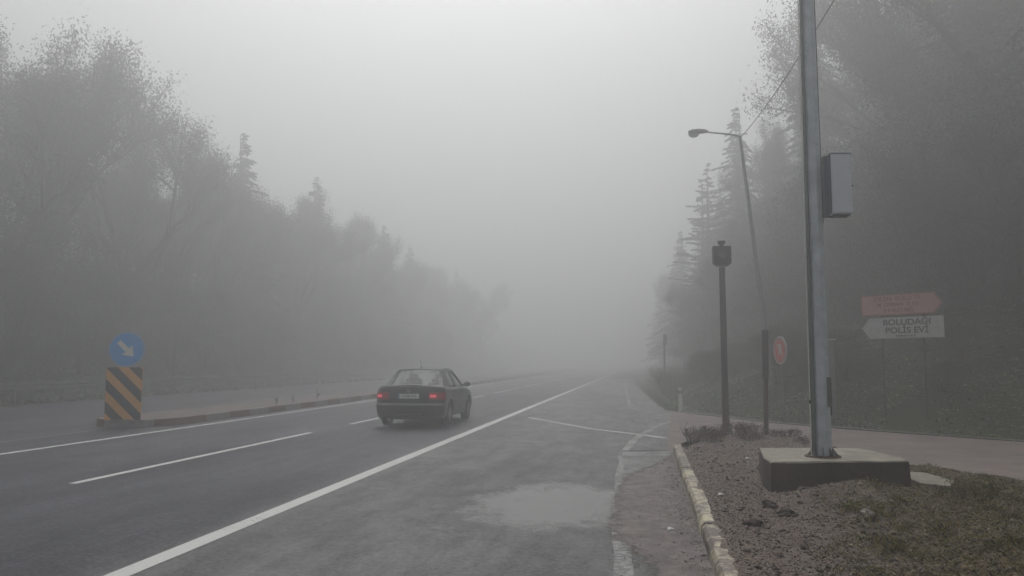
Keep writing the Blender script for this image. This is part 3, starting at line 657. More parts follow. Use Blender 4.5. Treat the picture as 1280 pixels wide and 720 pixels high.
KIND = dict(hazel='low bushy hazel', thicket='low bushy hazel', spruce='conifer with drooping sprays', old_spruce='broad drooping conifer', fir='slim conifer', pine='bare-stemmed pine', oak='leafy broadleaf tree', beech='thin-leaved broadleaf tree', alder='upright broadleaf tree')
# skyline row on the left: (pixel-free) positions along X=-30 with their top heights
sky_l = [(28, 16.5, 'oak'), (33, 19.2, 'beech'), (37.5, 21.6, 'oak'), (41.5, 20.0, 'beech'), (45, 15.2, 'oak'), (48.5, 13.6, 'alder'), (51.5, 15.6, 'beech'), (55, 18.6, 'spruce'), (58.5, 15.8, 'oak'), (63, 17.0, 'alder'), (68, 18.3, 'fir'), (73.5, 17.6, 'beech'), (80, 17.2, 'oak'), (87, 17, 'spruce'), (95, 17, 'oak'), (104, 17.4, 'fir'), (112, 17, 'oak'), (121, 17.5, 'beech'), (131, 17, 'spruce'), (142, 16.5, 'oak')]
for i, (y, top, k) in enumerate(sky_l):
    tree(k, -30 + rt.uniform(-1.2, 1.2), y, top, 'pointed conifer tip standing clear of the misty skyline left of the road' if i == 7 else '%s on the misty skyline left of the road' % KIND[k], GL, .85 if k in ('oak', 'beech', 'alder') else 1.2)
for row, (x0, tp, y0, y1, st) in enumerate([(-29, 14, 12, 26, 4.2), (-31.5, 14.6, 24, 155, 3.7), (-37, 16, 14, 100, 6.0), (-43, 18, 22, 90, 7.5), (-27.6, 6.0, 14, 110, 3.2), (-29.6, 10, 16, 110, 4.2)]):
    y = y0
    while y < y1:
        k = rt.choice(['oak', 'beech', 'spruce', 'alder', 'fir', 'old_spruce'] if row < 4 else ['hazel', 'thicket']); tree(k, x0 + rt.uniform(-1.3, 1.3), y + rt.uniform(-1, 1), tp * rt.uniform(.85, 1.08), '%s lost in fog within the forest left of the road' % KIND[k], GL, .95 if row < 4 else .95); y += st
# right side: individually placed skyline trees
tree('spruce', 10.0, 47.1, 21.4, 'tall slim conifer rising just left of the big steel pole', 'skyline trees right of the road', 1.25)
tree('alder', 9.3, 52, 18.3, 'leafy crown between the slim conifer and the street lamp', 'skyline trees right of the road', .6)
tree('spruce', 6.7, 56.8, 19.3, 'pointed conifer whose tip rises directly behind the street lamp arm', 'skyline trees right of the road', 1.2)
tree('pine', 5.1, 61.6, 16.6, 'misty pine below and left of the street lamp head', 'skyline trees right of the road', 1.25)
tr_ = tree('pine', 4.7, 62.6, 15.6, 'faint pine reaching long level branches out towards the road', 'skyline trees right of the road', 1.15, 2.2)
tree('spruce', 3.9, 81, 14.5, 'faint conifer at the far left end of the forest on the right', 'skyline trees right of the road', 1.2)
for i, (x, y, tp, k) in enumerate([(3.6, 92, 12.5, 'fir'), (7, 72, 17, 'spruce'), (8.6, 66, 16, 'spruce'), (7.4, 50, 12.5, 'alder'), (10, 60, 18, 'old_spruce'), (12, 52, 20, 'spruce'), (13, 46, 22, 'old_spruce'), (12.6, 41, 21, 'oak'), (12.6, 36.5, 22, 'beech'), (13, 33, 23, 'spruce'), (12.6, 29, 22, 'oak'),
        (15, 27.5, 23, 'old_spruce'), (15.5, 38, 25, 'fir'), (14.8, 43, 24, 'spruce'), (15, 31.5, 24, 'alder'), (17, 24.5, 22, 'spruce'), (18, 30, 25, 'old_spruce'), (19, 21, 22, 'oak'), (20, 26, 25, 'spruce'), (20, 35, 27, 'spruce'), (22, 19, 23, 'fir'), (24, 15, 22, 'oak'), (23.5, 23, 25, 'old_spruce'),
        (9.5, 30.5, 9, 'beech'), (8.6, 35, 9.5, 'alder'), (11.2, 26.2, 10, 'oak'), (13.5, 23, 9.5, 'alder'), (16, 20, 10, 'beech'), (7.4, 41, 10, 'oak'), (5.6, 47, 8.5, 'alder'), (4.2, 56, 8, 'beech'), (3.4, 66, 8, 'oak'), (19, 16.5, 11, 'oak'), (12, 58, 22, 'spruce'), (16, 50, 25, 'old_spruce'), (10, 78, 19, 'spruce'), (13, 68, 22, 'fir'), (24, 30, 28, 'spruce'), (2.4, 104, 12, 'spruce'), (6, 98, 15, 'oak')]):
    tree(k, x, y, tp, '%s lost in fog within the forest right of the side road' % KIND[k], GR, (1.15 if 'spruce' in k or k == 'fir' else .85) if tp > 12 else 1.2)

for i in range(26):
    t = i / 25; fx, fy = resample([(4.5, 62), (6.2, 45), (7.6, 34), (9.6, 28.5), (12.5, 25), (16.5, 20), (22, 14.5)], 26)[i]
    tree(('hazel', 'thicket')[i % 2], fx + 1.6 + rt.uniform(-.6, .6), fy + .8 + rt.uniform(-.6, .6), gz(fx + 1.6, fy + .8) + rt.uniform(6.5, 9.0), 'tall bushy tree closing the gap between the forest trunks on the bank', 'undergrowth trees on the bank', .95)
    tree(('thicket', 'hazel')[i % 2], fx + rt.uniform(-.8, .8), fy + rt.uniform(-.8, .8), gz(fx, fy) + rt.uniform(2.6, 4.6), 'young undergrowth tree in the fog on the bank right of the side road', 'undergrowth trees on the bank', 1.25)
rb_ = random.Random(77)
for i, (bx_, by_) in enumerate(resample([(2.6, 44), (2.6, 33), (3.6, 26.6), (5.2, 23.6), (7.6, 20.8), (10.2, 18.0), (14, 14)], 30)):
    off = rb_.uniform(0, 3.2); bx_ += off * .8 + rb_.uniform(-.4, .4); by_ += off * .5 + rb_.uniform(-.4, .4)
    o = tree(('hazel', 'thicket')[i % 2], bx_, by_, gz(bx_, by_) + rb_.uniform(.5, 1.5), 'low leafy shrub on the dark green bank behind the side road', 'low shrubs on the bank', 1.5); o.name = 'shrub'; o['category'] = 'shrub'
# ------------------------------------------------------------------ bush and weeds
def twig_bush(name, loc, rad, h, seed, label, cat, group, nst=40, leaf=True, mats=('twig', 'dryleaf')):
    rnd = random.Random(seed); rr = np.random.default_rng(seed); o = empty(name, loc, label, cat, group); st = MB(); P = []
    for i in range(nst):
        a = rnd.uniform(0, 6.28); r0 = rad * .5 * rnd.random() ** .5; ln = h * rnd.uniform(.45, 1.05); le = rnd.uniform(.1, .7); bx, by = math.cos(a) * r0, math.sin(a) * r0
        tip = Vector((bx + math.cos(a) * le * rad, by + math.sin(a) * le * rad, ln)); mid = Vector((bx, by, 0)).lerp(tip, .5) + Vector((rnd.gauss(0, .03), rnd.gauss(0, .03), .03))
        st.tube([(bx, by, -.05), mid, tip], [.006, .004, .0015], 3, cap=False)
        for b in range(3):
            q = mid.lerp(tip, rnd.random()); e = q + Vector((rnd.gauss(0, .1), rnd.gauss(0, .1), rnd.uniform(.02, .14))) * (h / .5); st.tube([q, e], [.003, .001], 3, cap=False)
            for t in np.linspace(.1, 1, 5): P.append(q.lerp(e, t))
        for t in np.linspace(.25, 1, 6): P.append(Vector((bx, by, 0)).lerp(tip, t))
    st.build('stems', mats[0], o); P = np.array([list(p) for p in P]) + rr.normal(0, .02, (len(P), 3)); d = rr.normal(size=P.shape); d /= np.linalg.norm(d, axis=1)[:, None]
    V = leaf_quads(P, d, rr.uniform(.007, .018, len(P)) * (1 + h * .5), .45, rr); F = np.arange(len(V)).reshape(-1, 4); quads_mesh('foliage', V, F, np.zeros(len(F)), [mats[1]], o); return o
gw = 'dry weed clumps on the tip of the island'
for i, (x, y, r_, h, lb) in enumerate([(1.28, 15.6, .28, .34, 'dense dry weed clump in front of the tall brown post'), (.98, 16.5, .22, .40, 'leftmost brown weed clump at the island tip, with one tall sprig'), (1.45, 17.0, .35, .34, 'brown weed clump at the foot of the tall brown post'),
        (1.9, 17.3, .35, .38, 'spiky weed clump between the two brown posts'), (2.25, 17.0, .35, .30, 'low weed clump just left of the short brown post'), (2.75, 16.6, .35, .26, 'low weed clump just right of the short brown post'), (3.05, 15.5, .35, .20, 'flat weed clump left of the big steel pole'), (2.0, 16.0, .30, .16, 'small flat weed clump behind the pale litter on the soil')]):
    twig_bush('dry_weeds', (x, y, iz(x, y)), r_ * 1.1, h * (.62 if i != 1 else .8), 30 + i, lb, 'weeds', gw, 40)
twig_bush('roadside_bush', (1.35, 37.5, gz(1.35, 37.5)), 1.1, 1.15, 50, 'dark bush in the fog at the verge near the distant thin signpost', 'bush', None, 120, mats=('twig', 'cover1'))
twig_bush('green_weeds', (3.6, 9.6, iz(3.6, 9.6)), .3, .2, 52, 'wispy weed tuft right of the small concrete slab', 'weeds', None, 40, mats=('g3', 'g1'))
twig_bush('moss_clump', (2.15, 8.55, iz(2.15, 8.55)), .22, .06, 53, 'yellow green moss clump on the soil mound before the block', 'weeds', None, 40, mats=('g1', 'g1'))
for i, (x, y, h, lb) in enumerate([(-12.0, 25.2, .28, 'leftmost of three dark weed stalks on the median'), (-12.0, 26.5, .2, 'middle and shortest of three dark weed stalks on the median'), (-12.0, 28.6, .38, 'rightmost of three dark weed stalks on the median, nearest the car')]):
    twig_bush('weed_stalk', (x, y, .18), .035, h, 60 + i, lb, 'weeds', 'dark weed stalks growing on the median', 4, mats=('g3', 'g3'))

# ------------------------------------------------------------------ concrete block, slab, litter
blk = empty('concrete_block', (2.2, 10.4, 0), 'large stained concrete foundation block carrying the big steel pole', 'concrete block')
top = [(1.43, 10.2), (1.45, 9.70), (3.04, 10.06), (3.06, 10.3), (2.84, 11.4), (1.53, 11.24)]; top = [(x - 2.2, y - 10.4) for x, y in top]
def ring(k, z): return [(x * k, y * k, z) for x, y in top]
rndb = random.Random(3)
def dense(pts, n=7):
    o = []
    for a, b in zip(pts, pts[1:] + pts[:1]):
        for i in range(n): t = i / n; o.append((a[0] + (b[0] - a[0]) * t, a[1] + (b[1] - a[1]) * t, a[2] + (b[2] - a[2]) * t + (rndb.uniform(-.006, .006) if a[2] > .4 else 0)))
    return o
rings = [dense(ring(1.035, -.1)), dense(ring(1.015, .25)), dense(ring(1.0, .435))]
nn = len(rings[0]); mb = MB()
for i in range(2): mb.add(rings[i] + rings[i + 1], [(k, (k + 1) % nn, nn + (k + 1) % nn, nn + k) for k in range(nn)])
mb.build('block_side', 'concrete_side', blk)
r2 = [(x * .985, y * .985, .452 + rndb.uniform(-.003, .003)) for x, y, z in rings[2]]
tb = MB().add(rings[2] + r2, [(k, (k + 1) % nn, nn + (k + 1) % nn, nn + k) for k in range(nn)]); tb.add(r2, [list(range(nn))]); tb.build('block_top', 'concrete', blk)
sl = MB().add([(3.15, 10.05, .02), (3.40, 9.85, .02), (3.62, 10.25, .02), (3.50, 11.0, .02), (3.15, 11.05, .02), (3.15, 10.05, .15), (3.40, 9.85, .15), (3.62, 10.25, .15), (3.50, 11.0, .15), (3.15, 11.05, .15)],
    [(0, 1, 6, 5), (1, 2, 7, 6), (2, 3, 8, 7), (3, 4, 9, 8), (4, 0, 5, 9), (5, 6, 7, 8, 9)]).build('concrete_slab', mat('weathered_slab', (.17, .155, .125), .85, noise=5, col2=(.27, .25, .21), bump=.4), bevel=.008)
sl.location = (0, 0, .055); tag(sl, 'small flat concrete slab lying behind the right end of the block', 'slab')
for i, (x, y, lb) in enumerate([(1.57, 12.9, 'tiny white scrap on the soil before the weeds'), (.84, 9.35, 'tiny white scrap beside the kerb, left of the concrete block'), (.24, 7.9, 'tiny white scrap in the silt of the gutter')]):
    z = iz(x, y) if x > .6 else .01
    p = MB().add([(-.03, -.02, 0), (.03, -.015, .01), (.035, .02, .004), (-.02, .025, .018), (0, 0, .024)], [(0, 1, 4), (1, 2, 4), (2, 3, 4), (3, 0, 4)]).build('paper_scrap', 'white'); p.location = (x, y, z + .006); tag(p, lb, 'litter', 'small white litter scraps')
rs_ = random.Random(8)
for i, (x, y, s, lb) in enumerate([(1.25, 8.55, .055, 'dark clod of earth left of the mound'), (1.38, 8.35, .065, 'second dark clod of earth, just nearer the camera than its neighbour'), (2.12, 8.35, .05, 'pale stone beside the moss clump'), (1.0, 7.9, .05, 'small dark clod near the kerb')]):
    v = MB(); import bmesh
    bm = bmesh.new(); bmesh.ops.create_icosphere(bm, subdivisions=3, radius=s)
    for q in bm.verts: k = 1 + .8 * float(fbm(np.array(q.co.x / s * 1.9 + i * 9), np.array(q.co.y / s * 1.9 + q.co.z / s * 1.7), 3)); q.co = Vector((q.co.x * k * 1.3, q.co.y * k, q.co.z * k * .8))
    me = bpy.data.meshes.new('clod'); bm.to_mesh(me); bm.free(); me.materials.append(M['st3'] if 'pale' in lb else M['st1']); c = bpy.data.objects.new('stone' if 'pale' in lb else 'earth_clod', me); C.objects.link(c)
    c.location = (x, y, iz(x, y) + s * .12); tag(c, lb, 'stone' if 'pale' in lb else 'clod')

# ------------------------------------------------------------------ big steel pole with box
PX, PY, PZ = 2.14, 10.3, .452
pole = empty('steel_pole', (PX, PY, PZ), 'tall octagonal blue grey steel pole rising from the concrete block', 'pole')
pb = MB(); pb.tube([(0, 0, 0), (0, 0, 4.2), (0, 0, 8.6)], [.112, .094, .074], 8, phase=R(12)); pb.build('shaft', 'galv', pole)
fl = MB(); fl.lathe([(.0, .0), (.215, .0), (.205, .018), (.0, .018)], (0, 0, .003), n=20); fl.build('base_flange', mat('rusty_flange', (.05, .03, .022), .8, noise=12, col2=(.10, .06, .04)), pole)
gs = MB()
for k in range(8):
    a = R(12) + k * math.pi / 4 + R(22.5); rot = Matrix.Rotation(a, 3, 'Z'); gs.add([rot @ Vector(p) for p in [(.10, -.006, .02), (.18, -.006, .02), (.10, -.006, .13), (.10, .006, .02), (.18, .006, .02), (.10, .006, .13)]], [(0, 1, 2), (5, 4, 3), (0, 3, 4, 1), (1, 4, 5, 2)])
gs.build('gusset_plates', 'galv_grey', pole)
for k in range(4):
    a = R(40) + k * math.pi / 2; b = MB(); b.lathe([(0, .06), (.014, .06), (.014, 0), (0, 0)], (math.cos(a) * .155, math.sin(a) * .155, .02), n=6); b.build('anchor_bolt', 'galv_grey', pole)
cd = MB(); cd.tube([(-.138, -.02, .0), (-.134, -.02, 1), (-.120, -.02, 4.5), (-.100, -.02, 8.4)], .007, 6); cd.build('cable_conduit', 'marker', pole)
ct = MB(); ct.slab([[(-.122, -.040, .02), (-.088, -.082, .02)], [(-.102, -.034, 4.2), (-.074, -.070, 4.2)], [(-.083, -.028, 8.5), (-.058, -.056, 8.5)]], -.012); ct.build('dark_left_strip', mat('dark_green_grey_strip', (.075, .09, .095), .6, noise=5, col2=(.10, .12, .125)), pole)  # flat dark strip added down the full height of the shaft's left facet
MB().lathe([(.0, -.02), (.024, -.02), (.024, .02), (0, .02)], (-.122, -.03, .66), n=10).build('cable_gland', 'dark', pole)
hd = MB().box((.085, -.062, .78), (.075, .02, .36), Matrix.Rotation(R(40), 3, 'Z')); hd.build('access_door', 'galv_grey', pole, bevel=.004)
cc = MB(); cc.tube([(.108, -.03, .5), (.107, -.03, .95)], .008, 6); cc.tube([(.09, -.045, 2.85), (.083, -.042, 5), (.07, -.035, 8.3)], .006, 5); cc.build('thin_cable', 'dark', pole)
# equipment box bolted to the pole
bx = empty('equipment_box', (PX + .245, PY - .06, 3.37), 'grey blue steel equipment box fixed to the right side of the big pole', 'box', rot=(0, 0, R(4)))
MB().box((.035, -.02, .39), (.24, .24, .74)).build('housing', 'box', bx, bevel=.006)
MB().box((.035, -.146, .39), (.222, .012, .715)).build('door', 'box', bx, bevel=.003)
MB().box((.035, -.02, .773), (.262, .27, .016)).build('rain_lid', 'galv', bx, bevel=.003)
MB().box((-.115, .0, .38), (.055, .10, .76)).box((-.092, -.03, .39), (.012, .2, .72)).build('mounting_bracket', 'boxdark', bx, bevel=.003)
MB().tube([(.15, -.13, .36), (.165, -.145, .36)], .014, 8).build('lock', 'boxdark', bx)
MB().box((.035, -.02, .012), (.20, .20, .016)).build('gland_plate', 'boxdark', bx)

# ------------------------------------------------------------------ flasher post
fp = empty('signal_post', (1.79, 18.32, iz(1.79, 18.3)), 'tall dark brown post topped by a square signal box with a round lens', 'signal post', rot=(0, 0, R(5)))
MB().tube([(0, 0, 0), (0, 0, 3.70)], [.078, .066], 10).build('post', 'brown', fp)
sg = MB().prism([(-.2, 3.78), (-.12, 3.72), (.12, 3.72), (.2, 3.78), (.2, 4.17), (-.2, 4.17)], -.09, .09); sg.build('signal_housing', 'dark', fp, bevel=.012)
MB().lathe([(0, 0), (.085, 0), (.085, -.02), (0, -.028)], (0, -.09, 3.98), 'Y', 20).build('lens', 'lens', fp)
MB().lathe([(.095, 0), (.11, 0), (.11, -.07), (.095, -.07)], (0, -.09, 3.98), 'Y', 20).build('lens_hood', 'dark', fp)
MB().lathe([(.05, 4.165), (.05, 4.21), (.085, 4.235), (.085, 4.29), (0, 4.30)], (0, 0, 0), 'Z', 14).build('cap', 'dark', fp)
# short brown post: a plate seen edge on
bp_ = empty('edge_on_sign', (2.50, 17.33, iz(2.5, 17.3)), 'short brown post carrying a narrow dark plate seen edge on', 'sign', rot=(0, R(1.0), 0))
MB().tube([(0, 0, -.05), (0, 0, 2.14)], .048, 8).build('post', 'brown', bp_)
MB().box((.012, .10, 1.66), (.125, .34, 1.02), Matrix.Rotation(R(-8), 3, 'Z')).build('plate', 'brown', bp_, bevel=.008)
for z in (1.35, 2.0): MB().box((0, 0, z), (.075, .14, .05)).build('clamp', 'dark', bp_)

# ------------------------------------------------------------------ round red-ringed sign seen at an angle
rsx = empty('round_sign', (3.62, 22.2, gz(3.62, 22.2)), 'round red ringed sign on a thin grey post, turned away beside the brown post', 'road sign', rot=(0, 0, R(-73)))
zc = 1.90 - rsx.location.z
MB().tube([(0, .03, -.1), (0, .03, zc + .3)], .03, 8).build('post', 'galv_grey', rsx)
MB().lathe([(0, .012), (.37, .012), (.37, -.012), (0, -.012)], (0, 0, zc), 'Y', 36).build('sign_plate', 'dirtywhite', rsx)
MB().lathe([(.262, -.015), (.345, -.015), (.345, -.012)], (0, 0, zc), 'Y', 36).build('red_ring', 'redborder', rsx)
MB().lathe([(0, -.0135), (.262, -.0135)], (0, 0, zc), 'Y', 36).build('red_face', mat('dull_red_face', (.46, .05, .04), .6, noise=8, col2=(.50, .08, .07)), rsx)
text_part('numerals', '\u2019R', 'dirtywhite', rsx, .40, (0.0, -.018, zc), (R(90), 0, 0))

# pale post half hidden by the pole
pp = empty('grey_bollard_post', (4.76, 21.6, gz(4.76, 21.6)), 'pale grey flat capped post half hidden behind the big steel pole', 'post')
MB().box((0, 0, .98), (.17, .12, 2.0)).build('shaft', 'galv_grey', pp, bevel=.01); MB().box((0, 0, 2.0), (.26, .18, .03)).build('cap', 'dirtywhite', pp)

# ------------------------------------------------------------------ two direction boards on dark posts
p0 = Vector((5.42, 21.02)); p1 = Vector((6.82, 19.70)); dv = (p1 - p0).normalized(); ang = math.atan2(dv.y, dv.x); wdt = (p1 - p0).length
def board(name, base_label, pl, fm, z_lo, z_hi, tipdir, txts, rim):
    mid = (p0 + p1) / 2; o = empty(name, (mid.x, mid.y, 0), base_label, 'direction sign', rot=(0, 0, ang)); h = z_hi - z_lo; tip = .20; hw = wdt / 2 * 1.02
    if tipdir > 0: pg = [(-hw, z_lo), (hw - tip, z_lo), (hw, (z_lo + z_hi) / 2), (hw - tip, z_hi), (-hw, z_hi)]
    else: pg = [(-hw + tip, z_lo), (hw, z_lo), (hw, z_hi), (-hw + tip, z_hi), (-hw, (z_lo + z_hi) / 2)]
    MB().prism(pg, -.012, .012).build('board', fm, o)
    if rim:
        cx, cz = sum(p[0] for p in pg) / 5, sum(p[1] for p in pg) / 5; inn = [(cx + (x - cx) * .965, cz + (z - cz) * .88) for x, z in pg]; m = MB(); n5 = 5
        m.add([(x, -.0145, z) for x, z in pg] + [(x, -.0145, z) for x, z in inn], [(i, (i + 1) % 5, 5 + (i + 1) % 5, 5 + i) for i in range(5)]); m.build('border', rim, o)
    for s, sz, dz, dx, mt, sxx in txts: text_part('lettering', s, mt, o, sz, (dx, -.0165, (z_lo + z_hi) / 2 + dz), (R(90), 0, 0), sx=sxx)
    return o
gzm = gz(6.1, 20.4)
bA = board('direction_sign', 'faded red arrow board pointing right, above the white arrow board', 'a', 'redsheet', 2.72, 3.22, 1, [('EVLEN  BOLU TF', .155, .14, -.08, 'redink', 1.0), ('M  ORMAN  II  ESI', .13, 0, -.06, 'redink', 1.0), ('B II ISLET MES', .12, -.145, -.05, 'redink', 1.0)], 'redborder')
bB = board('direction_sign', 'white arrow board pointing left, lettered BOLUDAGI POLIS EVI', 'b', 'dirtywhite', 2.16, 2.66, -1, [('BOLUDA\u011eI', .20, .125, .13, 'ink', 1.15), ('POL\u0130S EV\u0130', .20, -.07, .13, 'ink', 1.15), ('EMNIYET', .06, -.2, .1, 'ink', 2.0)], None)
sp = empty('sign_post', ((p0.x + p1.x) / 2, (p0.y + p1.y) / 2, gzm), 'pair of thin dark steel posts holding both arrow boards', 'post', rot=(0, 0, ang))
for sx_ in (-.5, .5): MB().tube([(sx_, .045, -.3), (sx_, .045, 3.18 - gzm)], .02, 8).build('post', 'brown', sp)

# ------------------------------------------------------------------ street lamp and wire
lp = empty('street_lamp', (3.98, 26.0, gz(3.98, 26) - .05), 'leaning thin street lamp with a short arm and flat grey head', 'street lamp')
zb = lp.location.z; T = Vector((3.18 - 3.98, 25.84 - 26.0, 8.78 - zb))
MB().tube([(0, 0, 0), T * .5, T], [.085, .065, .045], 10).build('pole', 'galv_grey', lp)
E_ = Vector((2.13 - 3.98, 25.67 - 26, 8.90 - zb)); MB().tube([T - Vector((0, 0, .02)), T.lerp(E_, .3) + Vector((0, 0, .015)), E_], [.035, .03, .026], 8).build('arm', 'galv_grey', lp)
hd = MB(); P = []
for t, wy, hz1, hz0 in ((0, .04, .03, -.03), (.12, .10, .08, -.05), (.3, .13, .10, -.06), (.5, .13, .09, -.06), (.62, .08, .04, -.04)):
    P.append([(E_.x + .05 - t, E_.y + wy * math.cos(a), E_.z + .02 + (hz1 if math.sin(a) > 0 else -hz0) * math.sin(a)) for a in np.linspace(0, 2 * math.pi, 17)])
hd.grid(P); hd.add(P[0][:-1], [list(range(16))]); hd.add(P[-1][:-1], [list(range(16))[::-1]]); hd.build('lamp_head', 'lamp', lp, smooth=True)
ov = MB(); P = []
for t, r_ in ((0, 1), (.5, .92), (.85, .6), (1, .15)): P.append([(E_.x - .40 + .17 * r_ * math.cos(a), E_.y + .10 * r_ * math.sin(a), E_.z - .03 - .13 * t) for a in np.linspace(0, 2 * math.pi, 17)])
ov.grid(P); ov.add(P[-1][:-1], [list(range(16))]); ov.build('lamp_glass', 'opal', lp, smooth=True)
wp = [(3.18 - .02 * (25.84 - y) / 10, y, 8.70 - 1.45 * (1 - ((y - 6) / 19.84) ** 2)) for y in np.linspace(25.84, -13.8, 50)]
tag(MB().tube(wp, .011, 5).build('overhead_cable', 'cable'), 'thin sagging overhead cable running from the street lamp top past the big pole', 'cable')

# ------------------------------------------------------------------ verge items
dl = empty('marker_post', (1.18, 26.35, gz(1.18, 26.35)), 'short white plastic marker post with a dark band at the verge', 'marker post')
MB().box((0, 0, .27), (.12, .06, .66)).build('shaft', 'marker', dl, bevel=.012); MB().box((0, 0, .655), (.122, .062, .11)).build('dark_band', 'bandblack', dl, bevel=.012)
MB().box((0, 0, .75), (.12, .06, .08), taper=.75).build('top', 'marker', dl, bevel=.01); MB().box((0, -.034, .655), (.05, .006, .08)).build('reflector', 'dirtywhite', dl)
fs = empty('distant_sign', (1.3, 48.8, gz(1.3, 48.8)), 'distant thin signpost with a narrow dark plate fading into the fog', 'sign', rot=(0, 0, R(60)))
zz = -fs.location.z
MB().tube([(0, 0, -.1), (0, 0, 3.2 + zz)], .05, 8).build('post', 'brown', fs); MB().box((0, -.07, 2.9 + zz), (.45, .02, .62)).build('plate', 'brown', fs)

# ------------------------------------------------------------------ median sign
ms = empty('keep_right_sign', (-12.52, 18.62, .155), 'round blue arrow sign above a striped amber and black board on the median nose', 'road sign', rot=(0, 0, R(14)))
ms.location = (-12.6, 18.03, .10)
bw, z0, z1 = .43, .08, 1.36
MB().prism([(-bw, z0), (bw, z0), (bw, z1), (-bw, z1)], .0, .025).build('striped_board', 'amber', ms, bevel=.004)
def clip_band(c, wd):
    """diagonal band: points with c <= z + k x < c + wd, clipped to the board"""
    poly = [(-bw, z0), (bw, z0), (bw, z1), (-bw, z1)]; k = 1.0
    for sg, lim in ((1, c), (-1, -(c + wd))):
        out_ = []
        for a, b in zip(poly, poly[1:] + poly[:1]):
            fa, fb = sg * (a[1] + k * a[0]) - lim, sg * (b[1] + k * b[0]) - lim
            if fa >= 0: out_.append(a)
            if fa * fb < 0: t = fa / (fa - fb); out_.append((a[0] + (b[0] - a[0]) * t, a[1] + (b[1] - a[1]) * t))
        poly = out_
        if len(poly) < 3: return None
    return poly
sb = MB()
for k in range(-3, 6):
    pg = clip_band(-.175 + k * .545, .285)
    if pg: sb.add([(x, -.003, z) for x, z in pg], [list(range(len(pg)))])
sb.build('black_stripes', 'bandblack', ms)
MB().lathe([(0, .02), (.435, .02), (.435, .0), (0, .0)], (.03, 0, 1.80), 'Y', 40).build('blue_disc', 'blue', ms)
MB().lathe([(.405, -.003), (.43, -.003)], (.03, 0, 1.80), 'Y', 40).build('disc_rim', 'dirtywhite', ms)
ar = [(-.06, .27), (.06, .27), (.06, -.02), (.17, -.02), (0, -.25), (-.17, -.02), (-.06, -.02)]; ca, sa = math.cos(R(45)), math.sin(R(45))
MB().add([(.03 + x * ca - z * sa, -.0045, 1.80 + x * sa + z * ca) for x, z in ar], [list(range(7))]).build('arrow', 'white', ms)
MB().tube([(0, .05, 0), (0, .05, 2.1)], .03, 8).build('post', 'galv_grey', ms)
for s_ in (-1, 1): MB().add([(s_ * .10, 0, .09), (s_ * .16, 0, .09), (s_ * .36, -.05, .0), (s_ * .28, -.05, .0), (s_ * .10, .05, .09), (s_ * .16, .05, .09), (s_ * .36, .1, .0), (s_ * .28, .1, .0)], [(0, 1, 2, 3), (7, 6, 5, 4), (0, 4, 5, 1), (1, 5, 6, 2), (2, 6, 7, 3), (3, 7, 4, 0)]).build('foot', 'kred', ms)

# ------------------------------------------------------------------ guardrail beyond the far carriageway
gr = empty('guardrail', (-24.2, 0, 0), 'long grey steel guardrail beyond the far carriageway on the left', 'guardrail')
prof = [(.0, .46), (.05, .50), (.05, .56), (.0, .60), (.0, .63), (.05, .67), (.05, .73), (.0, .77)]
MB().grid([[(x, y, z) for x, z in prof] for y in np.arange(6, 110, 2.)]).build('rail', mat('weathered_rail_steel', (.06, .063, .065), .7, noise=3, col2=(.095, .10, .10)), gr)
pk = MB()
for y in np.arange(8, 90, 4.): MB().box((-.06, y, .36), (.08, .10, .80)).build('post', 'galv_grey', gr)

# ------------------------------------------------------------------ car (origin under the middle of the rear bumper, +Y forward)
car = empty('sedan_car', (-5.58, 18.75, .004), 'dark grey four door sedan with lit red tail lamps driving away in the fog', 'car', rot=(0, 0, R(2.0)))
def arch(y):
    z = .215
    for c in (.93, 3.46):
        d = abs(y - c)
        if d < .365: z = max(z, .30 + math.sqrt(.365 ** 2 - d * d))
    return z
def topz(y):
    return float(np.interp(y, [0, .12, .35, .75, 1.2, 2.9, 3.2, 3.8, 4.25, 4.4], [.985, 1.01, 1.015, .985, .945, .925, .915, .835, .72, .66]))
levels = [(.215, .80, .07, 4.34), (.30, .835, .02, 4.38), (.42, .855, .0, 4.40), (.55, .862, .0, 4.40), (.575, .858, .03, 4.37), (.60, .862, .05, 4.34), (.72, .868, .055, 4.30), (.84, .858, .075, 4.26), (.92, .84, .10, 4.2), (.975, .80, .125, 4.1), (1.0, .755, .155, 4.05)]
def outline():
    """(u, v, side) round the car: u along the rear/front edges -1..1, v along the side 0..1"""
    o = [('r', t) for t in np.linspace(-1, 1, 15)[1:-1]] + [('cr', t) for t in np.linspace(0, 1, 8)] + [('s', t) for t in np.linspace(0, 1, 91)[1:-1]] + [('cf', t) for t in np.linspace(0, 1, 8)]
    o += [('f', t) for t in np.linspace(1, -1, 15)[1:-1]] + [('cfl', t) for t in np.linspace(0, 1, 8)] + [('sl', t) for t in np.linspace(1, 0, 91)[1:-1]] + [('crl', t) for t in np.linspace(0, 1, 8)]
    return o
OUT = outline(); rc = .26
